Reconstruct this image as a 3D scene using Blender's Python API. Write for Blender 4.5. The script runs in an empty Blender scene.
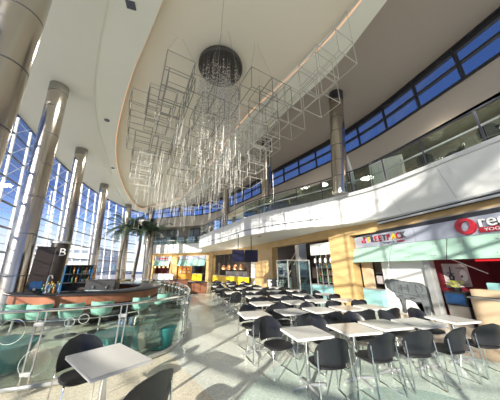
import bpy, bmesh, math, random
from mathutils import Vector, Matrix
random.seed(7)
PI=math.pi
sc=bpy.context.scene; COL=sc.collection
# ------------------------------------------------------------------ materials
def mat(name,col,rough=.5,metal=0.,noise=0.,nscale=8.,emit=None,estr=1.,alpha=None,spec=None,bump=0.,stretch=None):
    m=bpy.data.materials.new(name); m.use_nodes=True; nt=m.node_tree; N=nt.nodes; L=nt.links
    b=N['Principled BSDF']; b.inputs['Base Color'].default_value=(*col,1); b.inputs['Roughness'].default_value=rough; b.inputs['Metallic'].default_value=metal
    if spec is not None: b.inputs['Specular IOR Level'].default_value=spec
    if noise or bump:
        tc=N.new('ShaderNodeTexCoord'); mp=N.new('ShaderNodeMapping'); L.new(tc.outputs['Object'],mp.inputs[0])
        if stretch: mp.inputs['Scale'].default_value=stretch
        nz=N.new('ShaderNodeTexNoise'); nz.inputs['Scale'].default_value=nscale; nz.inputs['Detail'].default_value=4; L.new(mp.outputs[0],nz.inputs[0])
        if noise:
            mx=N.new('ShaderNodeMix'); mx.data_type='RGBA'
            mx.inputs['A'].default_value=(*[c*(1-noise) for c in col],1); mx.inputs['B'].default_value=(*[min(1,c*(1+noise)) for c in col],1)
            L.new(nz.outputs['Fac'],mx.inputs['Factor']); L.new(mx.outputs['Result'],b.inputs['Base Color'])
        if bump:
            bp=N.new('ShaderNodeBump'); bp.inputs['Strength'].default_value=bump; L.new(nz.outputs['Fac'],bp.inputs['Height']); L.new(bp.outputs[0],b.inputs['Normal'])
    if emit: b.inputs['Emission Color'].default_value=(*emit,1); b.inputs['Emission Strength'].default_value=estr
    return m
def glass(name,tint,gl=.12,rough=.02,fk=.8):
    m=bpy.data.materials.new(name); m.use_nodes=True; nt=m.node_tree; N=nt.nodes; L=nt.links
    N.remove(N['Principled BSDF']); o=N['Material Output']
    t=N.new('ShaderNodeBsdfTransparent'); t.inputs[0].default_value=(*tint,1)
    g=N.new('ShaderNodeBsdfGlossy'); g.inputs['Roughness'].default_value=rough; g.inputs[0].default_value=(.9,.95,.92,1)
    fr=N.new('ShaderNodeFresnel'); fr.inputs[0].default_value=1.45
    mm=N.new('ShaderNodeMath'); mm.operation='MULTIPLY_ADD'; mm.inputs[1].default_value=fk; mm.inputs[2].default_value=gl*.2; L.new(fr.outputs[0],mm.inputs[0])
    mx=N.new('ShaderNodeMixShader'); L.new(mm.outputs[0],mx.inputs[0]); L.new(t.outputs[0],mx.inputs[1]); L.new(g.outputs[0],mx.inputs[2]); L.new(mx.outputs[0],o.inputs[0])
    return m
M={}
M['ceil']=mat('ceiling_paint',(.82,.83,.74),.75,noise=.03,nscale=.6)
M['ceil2']=mat('warm_ceiling_paint',(.76,.76,.67),.75,noise=.03,nscale=.6)
M['recess']=mat('recess_paint',(.80,.76,.64),.8,noise=.03,nscale=.6)
M['soffit']=mat('shaded_ceiling_paint',(.40,.36,.31),.8,noise=.04,nscale=.5)  # shade over the mezzanine put into the ceiling colour
M['white']=mat('white_plaster',(.76,.77,.77),.6,noise=.03,nscale=1.2)
M['bulk']=mat('bulkhead_paint',(.56,.51,.45),.75,noise=.03,nscale=.7)
M['steel']=mat('brushed_stainless',(.52,.475,.425),.22,1.,noise=.10,nscale=3,bump=.03,stretch=(1,1,.25))
M['chrome']=mat('chrome',(.80,.80,.78),.12,1.)
M['rodw']=mat('pale_metal_rod',(.70,.68,.62),.4,.2)
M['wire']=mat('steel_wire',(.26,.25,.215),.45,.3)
M['wire_sunlit']=mat('sunlit_steel_wire',(.52,.50,.44),.45,.2)  # sunlit copy of the steel wire, its brightness put into the colour
M['dark']=mat('dark_frame',(.028,.030,.038),.4)
M['slat']=mat('charcoal_slat',(.10,.11,.14),.4,.3)
M['mull']=mat('white_mullion',(.82,.84,.86),.35)
M['tan']=None
M['black']=mat('black_plastic',(.022,.022,.026),.33)
M['shell']=mat('charcoal_plastic_shell',(.016,.017,.021),.32,noise=.15,nscale=3)
M['pad']=mat('black_upholstery',(.009,.009,.011),.6,noise=.2,nscale=40)
M['top']=mat('white_laminate',(.66,.65,.61),.28,noise=.05,nscale=6)
M['edge']=mat('table_edge',(.83,.81,.77),.4)
M['teal']=mat('teal_leather',(.03,.23,.215),.35,noise=.15,nscale=5)
M['mint']=mat('mint_leather',(.20,.42,.34),.45,noise=.1,nscale=5)
M['mintglass']=mat('mint_back_painted_glass',(.36,.55,.46),.12,noise=.05,nscale=2)
M['sign']=mat('silver_sign_band',(.40,.43,.51),.4,.2,noise=.06,nscale=2)
M['red']=mat('red_acrylic',(.45,.018,.03),.2)
M['redwall']=mat('maroon_wall',(.11,.009,.015),.4,noise=.2,nscale=4)
M['yellow']=mat('yellow_front',(.80,.52,.02),.35,noise=.08,nscale=3)
M['copper']=mat('copper_panel',(.36,.15,.085),.35,.4,noise=.2,nscale=3)
M['wood']=mat('red_brown_wood',(.20,.075,.035),.4,noise=.35,nscale=6,stretch=(1,1,8))
M['cream']=mat('cream_panel',(.56,.43,.28),.4,noise=.1,nscale=4)
M['palegrey']=mat('pale_grey_metal',(.50,.51,.50),.35,.5)
M['kiosk']=mat('dark_brown_panel',(.035,.025,.022),.35,noise=.2,nscale=5)
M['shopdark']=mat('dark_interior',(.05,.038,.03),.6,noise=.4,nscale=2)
M['mezz']=mat('mezzanine_wall',(.23,.22,.18),.6,noise=.5,nscale=1.5)
M['stainlesskit']=mat('kitchen_steel',(.35,.33,.31),.3,.8,noise=.4,nscale=4)
M['screen']=mat('tv_screen',(.010,.010,.035),.35,noise=.3,nscale=2,emit=(.01,.01,.08),estr=.06)
M['bluescreen']=mat('blue_lit_screen',(.01,.03,.08),.15,noise=.8,nscale=9,emit=(.03,.14,.35),estr=.18)
M['led']=mat('cove_led',(1,.5,.25),.5,emit=(1.,.47,.22),estr=1.0)
M['lamp']=mat('lamp_glow',(1,.8,.5),.5,emit=(1.,.62,.28),estr=2.2)
M['lampshade']=mat('copper_lamp_shade',(.55,.28,.14),.3,.7)
M['redled']=mat('red_light_strip',(.5,.02,.03),.4,emit=(.8,.02,.03),estr=.8)
M['leaf']=mat('palm_leaf',(.05,.085,.05),.45,noise=.4,nscale=6)
M['bark']=mat('palm_bark',(.20,.17,.13),.8,noise=.4,nscale=10,bump=.4,stretch=(1,1,5))
M['flower']=mat('yellow_green_petal',(.72,.75,.22),.5,noise=.3,nscale=20)
M['ink']=mat('print_ink',(.05,.055,.06),.6)
M['cow']=mat('print_grey',(.15,.17,.18),.6,noise=.08,nscale=20)
M['paper']=mat('white_print_panel',(.86,.87,.84),.4)
M['pinkpaper']=mat('pale_poster',(.52,.47,.47),.4,noise=.06,nscale=4)
M['gold']=mat('yellow_letter',(.85,.55,.03),.3)
M['ltr']=mat('white_letter',(.85,.85,.85),.3)
M['frost']=mat('frosted_ring',(.60,.68,.64),.5)
M['aqua']=mat('aqua_counter_tile',(.28,.52,.52),.3,noise=.2,nscale=30)
M['conc']=mat('pale_concrete',(.72,.72,.70),.8,noise=.08,nscale=.4)
M['bldg']=mat('pale_building',(.80,.81,.82),.7,noise=.05,nscale=.3)
M['bwin']=mat('building_window',(.20,.26,.34),.2)
M['orange']=mat('orange_wall',(.80,.36,.06),.5,noise=.1,nscale=2)
M['bottleg']=mat('bottle_green',(.03,.12,.05),.1); M['bottleb']=mat('bottle_blue',(.02,.10,.22),.1); M['bottlea']=mat('bottle_amber',(.25,.10,.02),.1)
M['canopy']=mat('canopy_dark',(.045,.042,.038),.4,noise=.6,nscale=14)
M['crystal']=mat('crystal_bead',(.62,.60,.56),.15,.4,noise=.5,nscale=30)
M['glassw']=glass('window_glass',(.97,.985,1.0),gl=.05,fk=.2); M['glassr']=glass('railing_glass',(.84,.90,.86),gl=.3); M['glassb']=glass('blue_window_glass',(.80,.86,.90),gl=.1,fk=.22); M['glassg']=glass('green_guard_glass',(.92,.97,.945),gl=.2)
def tan_mat():
    m=mat('honey_stone_panel',(.58,.39,.17),.35,noise=.28,nscale=1.6,stretch=(1,1,2.2)); nt=m.node_tree; N=nt.nodes; L=nt.links
    return m
M['tan']=tan_mat()
def floor_mat():
    m=bpy.data.materials.new('terrazzo'); m.use_nodes=True; nt=m.node_tree; N=nt.nodes; L=nt.links; b=N['Principled BSDF']
    tc=N.new('ShaderNodeTexCoord'); sx=N.new('ShaderNodeSeparateXYZ'); L.new(tc.outputs['Object'],sx.inputs[0])
    def circ(cx,cy,r):
        v=N.new('ShaderNodeVectorMath'); v.operation='DISTANCE'; c=N.new('ShaderNodeCombineXYZ'); L.new(sx.outputs[0],c.inputs[0]); L.new(sx.outputs[1],c.inputs[1]); L.new(c.outputs[0],v.inputs[0]); v.inputs[1].default_value=(cx,cy,0)
        q=N.new('ShaderNodeMath'); q.operation='LESS_THAN'; L.new(v.outputs['Value'],q.inputs[0]); q.inputs[1].default_value=r; return q.outputs[0]
    def lin(a,bb,c):
        v=N.new('ShaderNodeVectorMath'); v.operation='DOT_PRODUCT'; L.new(tc.outputs['Object'],v.inputs[0]); v.inputs[1].default_value=(a,bb,0)
        q=N.new('ShaderNodeMath'); q.operation='GREATER_THAN'; L.new(v.outputs['Value'],q.inputs[0]); q.inputs[1].default_value=c; return q.outputs[0]
    def mix(f,a,bb):
        x=N.new('ShaderNodeMix'); x.data_type='RGBA'; L.new(f,x.inputs['Factor'])
        for k,v in (('A',a),('B',bb)):
            if isinstance(v,tuple): x.inputs[k].default_value=(*v,1)
            else: L.new(v,x.inputs[k])
        return x.outputs['Result']
    cream=(.76,.70,.55); mint=(.64,.75,.66); teal=(.40,.53,.47); pale=(.75,.78,.69)
    c=mix(lin(.93,.36,1.75),cream,pale)
    c=mix(circ(3.6,1.3,3.55),c,mint)
    c=mix(circ(2.75,2.1,1.15),c,teal)
    c=mix(circ(9.0,5.0,3.6),c,(.55,.45,.33))
    c=mix(circ(-3.6,10.5,3.9),c,(.62,.64,.52))
    nz=N.new('ShaderNodeTexVoronoi'); nz.inputs['Scale'].default_value=55; L.new(tc.outputs['Object'],nz.inputs[0])
    hs=N.new('ShaderNodeMapRange'); hs.inputs[1].default_value=0; hs.inputs[2].default_value=1; hs.inputs[3].default_value=.82; hs.inputs[4].default_value=1.14
    s2=N.new('ShaderNodeSeparateColor'); L.new(nz.outputs['Color'],s2.inputs[0]); L.new(s2.outputs[0],hs.inputs[0])
    mu=N.new('ShaderNodeVectorMath'); mu.operation='SCALE'; L.new(c,mu.inputs[0]); L.new(hs.outputs[0],mu.inputs['Scale'])
    L.new(mu.outputs[0],b.inputs['Base Color']); b.inputs['Roughness'].default_value=.16; b.inputs['Specular IOR Level'].default_value=.6
    return m
M['floor']=floor_mat()
# ------------------------------------------------------------------ mesh builder
class MB:
    def __init__(s): s.v=[]; s.f=[]
    def add(s,vs,fs):
        o=len(s.v); s.v+= [tuple(v) for v in vs]; s.f+=[tuple(i+o for i in f) for f in fs]; return s
    def box(s,x0,x1,y0,y1,z0,z1,m=None):
        vs=[Vector((x,y,z)) for z in (z0,z1) for y in (y0,y1) for x in (x0,x1)]
        if m is not None: vs=[m@v for v in vs]
        return s.add(vs,[(0,2,3,1),(4,5,7,6),(0,1,5,4),(2,6,7,3),(0,4,6,2),(1,3,7,5)])
    def cbox(s,x0,x1,y0,y1,z0,z1,c=.01,m=None):
        bm=bmesh.new(); bmesh.ops.create_cube(bm,size=1)
        for v in bm.verts: v.co=Vector(((x0+x1)/2+v.co.x*(x1-x0),(y0+y1)/2+v.co.y*(y1-y0),(z0+z1)/2+v.co.z*(z1-z0)))
        bmesh.ops.bevel(bm,geom=list(bm.edges),offset=c,segments=2,affect='EDGES')
        return s.bm(bm,m)
    def bm(s,bm,m=None):
        bm.verts.index_update(); s.add([(m@v.co if m is not None else v.co.copy()) for v in bm.verts],[[v.index for v in f.verts] for f in bm.faces]); bm.free(); return s
    def tube(s,pts,r,n=8,cap=True):
        pts=[Vector(p) for p in pts]; rs=r if isinstance(r,(list,tuple)) else [r]*len(pts); rings=[]; vs=[]; fs=[]
        prev=None
        for i,p in enumerate(pts):
            a=pts[max(i-1,0)]; b=pts[min(i+1,len(pts)-1)]; t=(b-a).normalized()
            if prev is None:
                q=Vector((0,0,1)) if abs(t.z)<.9 else Vector((1,0,0)); u=t.cross(q).normalized()
            else: u=(prev-t*prev.dot(t)).normalized()
            prev=u; w=t.cross(u)
            for k in range(n):
                an=2*PI*k/n; vs.append(p+u*math.cos(an)*rs[i]+w*math.sin(an)*rs[i])
        for i in range(len(pts)-1):
            for k in range(n): fs.append((i*n+k,i*n+(k+1)%n,(i+1)*n+(k+1)%n,(i+1)*n+k))
        if cap: fs.append(tuple(range(n-1,-1,-1))); fs.append(tuple((len(pts)-1)*n+k for k in range(n)))
        return s.add(vs,fs)
    def lathe(s,prof,n=24,c=(0,0,0),ax=None):
        vs=[];fs=[]
        for r,z in prof:
            for k in range(n):
                a=2*PI*k/n; vs.append(Vector((c[0]+r*math.cos(a),c[1]+r*math.sin(a),c[2]+z)))
        for i in range(len(prof)-1):
            for k in range(n): fs.append((i*n+k,i*n+(k+1)%n,(i+1)*n+(k+1)%n,(i+1)*n+k))
        fs.append(tuple(range(n-1,-1,-1))); fs.append(tuple((len(prof)-1)*n+k for k in range(n)))
        return s.add(vs,fs)
    def prism(s,poly,z0,z1):
        n=len(poly); vs=[(x,y,z0) for x,y in poly]+[(x,y,z1) for x,y in poly]
        return s.add(vs,[tuple(range(n-1,-1,-1)),tuple(range(n,2*n))]+[(i,(i+1)%n,n+(i+1)%n,n+i) for i in range(n)])
    def strips(s,rows,closed=False):          # rows: list of equal-length point lists, skinned
        n=len(rows[0]); vs=[p for r in rows for p in r]; fs=[]
        for i in range(len(rows)-1):
            for k in range(n if closed else n-1): fs.append((i*n+k,i*n+(k+1)%n,(i+1)*n+(k+1)%n,(i+1)*n+k))
        return s.add(vs,fs)
    def build(s,name,material,parent=None,smooth=False,world=True,struct=False):
        me=bpy.data.meshes.new(name)
        vs=s.v
        if parent is not None and world:
            inv=wm(parent).inverted(); vs=[tuple(inv@Vector(v)) for v in vs]
        me.from_pydata(vs,[],s.f); me.materials.append(M[material] if isinstance(material,str) else material)
        bm=bmesh.new(); bm.from_mesh(me); bmesh.ops.recalc_face_normals(bm,faces=bm.faces); bm.to_mesh(me); bm.free()
        if smooth:
            for p in me.polygons: p.use_smooth=True
            me.set_sharp_from_angle(angle=math.radians(40))
        o=bpy.data.objects.new(name,me); COL.objects.link(o)
        if parent is not None: o.parent=parent
        if struct: o['kind']='structure'
        return o
def wm(o):
    m=Matrix.Translation(o.location)@o.rotation_euler.to_matrix().to_4x4()
    return wm(o.parent)@m if o.parent else m
def tag(o,label,cat,group=None):
    o['label']=label; o['category']=cat
    if group: o['group']=group
    return o
def thing(name,label,cat,loc=(0,0,0),rz=0,group=None):
    o=bpy.data.objects.new(name,None); COL.objects.link(o); o.location=loc; o.rotation_euler=(0,0,rz); o.empty_display_size=.1
    return tag(o,label,cat,group)
def solo(name,mb,material,label,cat,group=None,smooth=False,kind=None):
    # a one-mesh thing: origin at its base
    xs=[v[0] for v in mb.v]; ys=[v[1] for v in mb.v]; zs=[v[2] for v in mb.v]; c=Vector(((min(xs)+max(xs))/2,(min(ys)+max(ys))/2,min(zs)))
    mb.v=[tuple(Vector(v)-c) for v in mb.v]; o=mb.build(name,material,smooth=smooth); o.location=c; tag(o,label,cat,group)
    if kind: o['kind']=kind
    return o
KIDS={}
def kids(o): return [c for c in COL.objects if c.parent is o]
def dup(root,loc,rz,label,group=None):
    def cp(o,par):
        c=o.copy(); COL.objects.link(c)
        if par is not None: c.parent=par
        for ch in KIDS.get(o.name,[]): cp(ch,c)
        return c
    r=cp(root,None); r.location=loc; r.rotation_euler=(0,0,rz); r['label']=label
    if group: r['group']=group
    return r
def register(root):
    def rec(o):
        KIDS[o.name]=kids(o)
        for c in KIDS[o.name]: rec(c)
    rec(root)
def spline(P,n=8,closed=False):
    out=[]; P=[Vector(p) for p in P]; m=len(P)
    for i in range(m if closed else m-1):
        g=(lambda j:P[j%m]) if closed else (lambda j:P[min(max(j,0),m-1)])
        p0,p1,p2,p3=g(i-1),g(i),g(i+1),g(i+2)
        for k in range(n):
            t=k/n; out.append(.5*((2*p1)+(-p0+p2)*t+(2*p0-5*p1+4*p2-p3)*t*t+(-p0+3*p1-3*p2+p3)*t**3))
    if not closed: out.append(P[-1])
    return out
def resample(P,step):
    out=[P[0].copy()]; acc=0
    for a,b in zip(P,P[1:]):
        d=(b-a).length
        while acc+d>=step:
            t=(step-acc)/d; a=a.lerp(b,t); out.append(a.copy()); d=(b-a).length; acc=0
        acc+=d
    return out
def text(name,body,size,material,parent,loc,rot,ext=.02,sx=1.):
    cu=bpy.data.curves.new(name,'FONT'); cu.body=body; cu.size=size; cu.extrude=ext; cu.align_x='LEFT'
    tmp=bpy.data.objects.new('tmp',cu); COL.objects.link(tmp); bpy.context.view_layer.update()
    me=bpy.data.meshes.new_from_object(tmp.evaluated_get(bpy.context.evaluated_depsgraph_get())); bpy.data.objects.remove(tmp)
    me.transform(Matrix.Diagonal((sx,1,1,1))); me.transform(Matrix.Translation(loc)@rot)
    if parent: me.transform(wm(parent).inverted())
    me.materials.clear(); me.materials.append(M[material]); o=bpy.data.objects.new(name,me); COL.objects.link(o)
    if parent: o.parent=parent
    return o
V2=lambda p,z:Vector((p[0],p[1],z))
# ------------------------------------------------------------------ plan curves
WALL=spline([V2(p,0) for p in [(8.3,-3),(8.3,0),(8.3,3),(8.3,5.8),(8.2,7.9),(7.55,10),(7.1,12.8),(6.2,18.7),(5.3,23),(3.8,27),(1.6,31.0),(-1.9,34.0),(-7.0,36.9)]],6)
FT=spline([V2(p,5) for p in [(7.7,-3),(7.6,0),(7.5,2.7),(7.4,4.6),(7.25,6.4),(6.9,7.4),(6.5,8.25),(5.8,9.5),(4.75,11.1),(4.1,12.3),(3.44,13.8),(2.7,17.0),(1.9,19.8),(1.07,23.4),(1.0,24.3),(1.35,25.5),(1.5,28.2),(1.2,30.0),(-.8,32.0),(-2.84,33.4),(-6.9,36)]],6)
FB=spline([V2(p,3.76) for p in [(8.1,-3),(8.05,0),(8,2.7),(8,4.6),(7.95,6.4),(7.6,7.7),(7.0,8.8),(5.95,9.75),(4.8,11.2),(4.12,12.35),(3.45,13.85),(2.7,17.05),(1.9,19.85),(1.08,23.45),(1.0,24.35),(1.36,25.55),(1.5,28.2),(1.2,30),(-.8,32),(-2.84,33.4),(-6.9,36)]],6)
RIB=spline([V2(p,9) for p in [(10.15,-3),(10.15,0),(10.15,3),(10.12,5.4),(9.97,8.3),(9.3,11.3),(7.2,17.2),(5.27,23.1),(1.88,29.6),(-2.2,32.4),(-5.8,35),(-8.0,36)]],6)
CUR=spline([V2(p,10) for p in [(3.2,-6.6),(-1.2,-5.2),(-5.0,-1.8),(-7.3,2.2),(-8.7,7),(-9.8,12.3),(-10.8,19.5),(-10.75,27),(-9.2,33),(-7.2,36)]],6)
def inward(P,i,d):
    a=P[max(i-1,0)]; b=P[min(i+1,len(P)-1)]; t=(b-a).normalized(); return Vector((t.y,-t.x,0))*d
# ------------------------------------------------------------------ floor, ground outside
f=MB().prism([(12.5,-4),(12.5,38),(-7.5,38),(-9.4,33),(-10,27),(-10,19.5),(-9,12),(-7.9,7),(-6.5,2.2),(-4.4,-1.5),(-.9,-4.6),(3.2,-6),(12.5,-6)],-.3,0).build('floor','floor',struct=True)
g=MB().box(-160,120,-160,160,-.9,-.5).build('ground_outside','conc',struct=True)
# ------------------------------------------------------------------ ceilings
OV=spline([V2(p,10) for p in [(-.2,2.2),(-1.8,5.7),(-3.4,9.0),(-5.4,14.2),(-6.75,19.5),(-7.6,25.5),(-7.85,30.4),(-7.6,32.9),(-6.9,33.0),(-4.6,30.5),(-1.2,25.4),(.7,18.2),(2.3,10.6),(3.75,6.7),(4.6,4.2),(4.9,1.2),(4.3,-1.2),(2.6,-1.6),(1.0,-.2)]],6,closed=True)
cen=sum(OV,Vector())/len(OV)
EDGE=[V2(p,10) for p in [(5.6,-4),(5.55,1),(5.5,3.8),(5.45,5.2),(5.2,6.5),(4.7,8.2),(3.8,12),(2.6,17),(1.2,22.5),(-.9,27.5),(-3.2,30.9),(-5.6,33.6),(-7.5,36.5)]]
EDGE=spline(EDGE,5)
OUTL=[Vector(p)+Vector((0,0,0)) for p in CUR]
outer=[(p.x,p.y) for p in EDGE]+[(p.x,p.y) for p in reversed(OUTL)]
def ring_fill(outer,hole,z):
    bm=bmesh.new()
    def loop(P):
        vs=[bm.verts.new((x,y,z)) for x,y in P]; return [bm.edges.new((vs[i],vs[(i+1)%len(vs)])) for i in range(len(vs))]
    e=loop(outer)+loop(hole); bmesh.ops.triangle_fill(bm,edges=e,use_beauty=True); return bm
hole=[(p.x,p.y) for p in OV]
mb=MB(); mb.bm(ring_fill(outer,hole,10.0)); mb.build('ceiling','ceil',struct=True)
ST=spline([V2(p,9.9) for p in [(.5,-5.4),(-1.2,.5),(-2.2,3.4),(-3.22,5.58),(-3.96,7.1),(-4.62,8.6),(-5.36,10.6),(-6.0,12.9),(-6.5,15.3),(-7.1,18.4),(-7.7,21.6),(-8.4,25.6),(-8.9,31)]],5)
bm=bmesh.new(); vs=[bm.verts.new((p.x,p.y,9.955)) for p in ST]+[bm.verts.new((p.x,p.y,9.955)) for p in reversed(CUR) if p.y<31]; bm.faces.new(vs); bmesh.ops.triangulate(bm,faces=bm.faces[:]); mb=MB(); mb.bm(bm); mb.strips([[V2(p,9.955) for p in ST],[V2(p,10.0) for p in ST]]); mb.build('ceiling_step','ceil2',struct=True)
mb=MB()   # lip of the opening
mb.strips([[p for p in OV],[p+Vector((0,0,.14)) for p in OV]],closed=True)
grow=[p+(p-cen).normalized()*.30 for p in OV]
mb.strips([[p+Vector((0,0,.14)) for p in OV],[p+Vector((0,0,.14)) for p in grow],[p+Vector((0,0,.42)) for p in grow]],closed=True)
mb.build('trim_1','ceil',struct=True)
mb=MB(); mb.add([p+Vector((0,0,.42)) for p in grow],[tuple(range(len(grow)))]); bm=bmesh.new()
vs=[bm.verts.new(p+Vector((0,0,.42))) for p in grow]; bm.faces.new(vs); bmesh.ops.triangulate(bm,faces=bm.faces[:]); MB().bm(bm).build('ceiling_recess','recess',struct=True)
mb=MB(); mb.strips([[V2(p,10.0) for p in CUR],[V2(p,10.9) for p in CUR]]); mb.build('plenum_light_stop','dark',struct=True)  # unseen strip added to stop sun leaking in above the ceiling
# roof above everything keeps the sky out
bm=bmesh.new(); vs=[bm.verts.new((p.x-.02,p.y,10.9)) for p in OUTL]+[bm.verts.new((p.x+.02,p.y+.02,10.9)) for p in reversed(RIB)]; bm.faces.new(vs); bmesh.ops.triangulate(bm,faces=bm.faces[:]); MB().bm(bm).build('roof','soffit',struct=True)
mb=MB(); led=[p-(p-cen).normalized()*.02 for p in OV]
mb.strips([[p+Vector((0,0,.07)) for p in led],[p+Vector((0,0,.07))+(p-cen).normalized()*.07 for p in OV],[p+Vector((0,0,.105))+(p-cen).normalized()*.07 for p in OV],[p+Vector((0,0,.105)) for p in led],[p+Vector((0,0,.07)) for p in led]],closed=True)
solo('cove_light_strip',mb,'led','glowing orange cove light strip tracing the edge of the oval ceiling recess','light')
# lower dark ceiling over the mezzanine
mb=MB(); Redge=[p.copy() for p in RIB]
mb.add([V2(p,10.72) for p in EDGE]+[V2(p,10.72)+Vector((.03,.02,0)) for p in reversed(RIB)],[tuple(range(len(EDGE)+len(RIB)))]); bm=bmesh.new()
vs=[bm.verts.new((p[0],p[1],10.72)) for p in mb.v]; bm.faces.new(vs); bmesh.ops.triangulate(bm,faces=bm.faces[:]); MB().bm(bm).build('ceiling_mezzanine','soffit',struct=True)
mb=MB(); mb.strips([[V2(p,10) for p in EDGE],[V2(p,10.72) for p in EDGE]]); mb.build('trim_2','ceil',struct=True)
# ------------------------------------------------------------------ ribbon window
RS=resample(RIB,1.0)
mb=MB(); mb.strips([[V2(p,9.0) for p in RS],[V2(p,10.7) for p in RS]]); win=mb.build('window_1','glassb',struct=True)
mb=MB()
for z,h in ((9.0,.06),(9.78,.05),(10.42,.05),(10.68,.05)):
    mb.strips([[V2(p,z-h)+Vector((-.08,-.02,0)) for p in RS],[V2(p,z+h)+Vector((-.08,-.02,0)) for p in RS],[V2(p,z+h)+Vector((.08,.02,0)) for p in RS],[V2(p,z-h)+Vector((.08,.02,0)) for p in RS],[V2(p,z-h)+Vector((-.08,-.02,0)) for p in RS]])
R2=resample(RIB,1.75)
for p in R2:
    mb.tube([V2(p,9.0),V2(p,10.7)],.085,4)
mb.strips([[V2(p,10.42)+Vector((-.03,0,0)) for p in RS],[V2(p,10.7)+Vector((-.03,0,0)) for p in RS]])
mb.build('window_frame','dark',win)
# bulkhead below the ribbon window, mezzanine back wall
idx=list(range(len(RS)))
def off(P,d): return [p-inward(P,i,-d) if False else p+inward(P,i,d)*(-1) for i,p in enumerate(P)]
BK=[V2(p,7.35)+Vector((-.55,-.3,0)) for p in RS]
mb=MB(); mb.strips([[V2(p,9.0) for p in RS],BK,[p+Vector((.25,.1,0)) for p in BK],[V2(p,9.0)+Vector((.3,.1,0)) for p in RS]]); mb.build('wall_right','bulk',struct=True)
mb=MB(); mb.strips([[V2(p,4.7)+Vector((.9,.4,0)) for p in RS],[V2(p,7.6)+Vector((.9,.4,0)) for p in RS]]); mb.strips([BK,[V2(p,7.35)+Vector((1.0,.5,0)) for p in RS]]); mb.build('wall_mezzanine','mezz',struct=True)
# mezzanine slab (floor) between fascia and back wall
poly=[(p.x,p.y) for p in FT]+[(p.x+1.2,p.y+.6) for p in reversed(RS)]
def slab(poly,z,name,m):
    bm=bmesh.new(); vs=[bm.verts.new((x,y,z)) for x,y in poly]; bm.faces.new(vs); bmesh.ops.triangulate(bm,faces=bm.faces[:]); return MB().bm(bm).build(name,m,struct=True)
slab(poly,4.86,'floor_mezzanine','palegrey')
# fascia + soffit
mb=MB()
fi=[p+Vector((.10,.05,0)) for p in FT]
mb.strips([[V2(p,4.86)+Vector((.14,.06,0)) for p in FT],[p+Vector((.14,.06,0)) for p in FT],FT,FB]); mb.build('trim_3','white',struct=True)
mb=MB(); n=min(len(FB),len(WALL))
WS=[WALL[int(i*(len(WALL)-1)/(len(FB)-1))] for i in range(len(FB))]
poly=[(p.x,p.y) for p in FB]+[(p.x+.5,p.y+.3) for p in reversed(WALL)]
slab(poly,3.765,'ceiling_soffit','white')
# joint line along the curved fascia, and slot diffuser on the straight one
def ribbon(P,Q,t0,t1,d,i0,i1):
    mb=MB(); a=[P[i].lerp(Q[i],t0)+Vector((-d,-d*.6,0)) for i in range(i0,i1)]; b=[P[i].lerp(Q[i],t1)+Vector((-d,-d*.6,0)) for i in range(i0,i1)]
    mb.strips([a,b,[p+Vector((d*2,d,0)) for p in b],[p+Vector((d*2,d,0)) for p in a],a]); return mb
ribbon(FT,FB,.70,.735,.012,39,79).build('trim_4','slat',struct=True)
# slot diffuser
mb=MB()
FL=[(a,b) for a,b in zip(FT,FB)]; acc=0
for i in range(1,len(FT)):
    acc+=(FT[i]-FT[i-1]).length
    if acc>1.6:
        acc=0; o_=Vector((-.006,-.004,0)); mb.tube([FT[i]+o_,FB[i]+o_],.009,4)
mb.build('trim_6','palegrey',struct=True)
sd=thing('slot_diffuser','long grey linear air slot under the white balcony front above yogurt sign','air vent',(8.1,4.2,3.7))
for z0,m in ((3.70,'palegrey'),(3.58,'palegrey')):
    mb=MB(); mb.cbox(8.0,8.12,-1.5,7.4,z0,z0+.07,.01); mb.build('rail',m,sd)
mb=MB(); mb.box(8.06,8.14,-1.5,7.4,3.56,3.86); mb.build('slot','dark',sd)
# ------------------------------------------------------------------ storefront wall: honey beam and piers
mb=MB(); a=[V2(p,3.34)+Vector((0,0,0)) for p in WALL]; mb.strips([[V2(p,3.9) for p in WALL],[V2(p,3.3) for p in WALL],[V2(p,3.3)+Vector((.45,.25,0)) for p in WALL]]); mb.build('wall_storefront','tan',struct=True)
def pier(name,p,q,d,z1=3.35,m='tan'):
    p=Vector((*p,0)); q=Vector((*q,0)); t=(q-p); nrm=Vector((t.y,-t.x,0)).normalized()
    if nrm.x<0 and nrm.y<.3: nrm=-nrm
    poly=[(p-nrm*.06),(q-nrm*.06),(q+nrm*d),(p+nrm*d)]
    return MB().prism([(v.x,v.y) for v in poly],0,z1).build(name,m,struct=True)
pier('wall_pier',(7.86,9.05),(7.5,10.25),.5)
pier('wall_pier.001',(6.55,16.5),(6.02,19.6),.5)
pier('wall_pier.002',(2.95,28.25),(2.3,29.3),.5)
pier('wall_pier.003',(-1.5,33.75),(-2.55,34.45),.5)
pier('wall_pier.004',(-5.0,35.8),(-6.5,36.7),.5,3.8)
pier('wall_pier.005',(6.45,20.5),(6.2,21.5),.2,2.6,'paper')
# back walls of the shops
mb=MB(); mb.strips([[V2(p,0)+Vector((2.4,1.4,0)) for p in WALL[22:]],[V2(p,3.9)+Vector((2.4,1.4,0)) for p in WALL[22:]]]); mb.build('wall_back','shopdark',struct=True)
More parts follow.
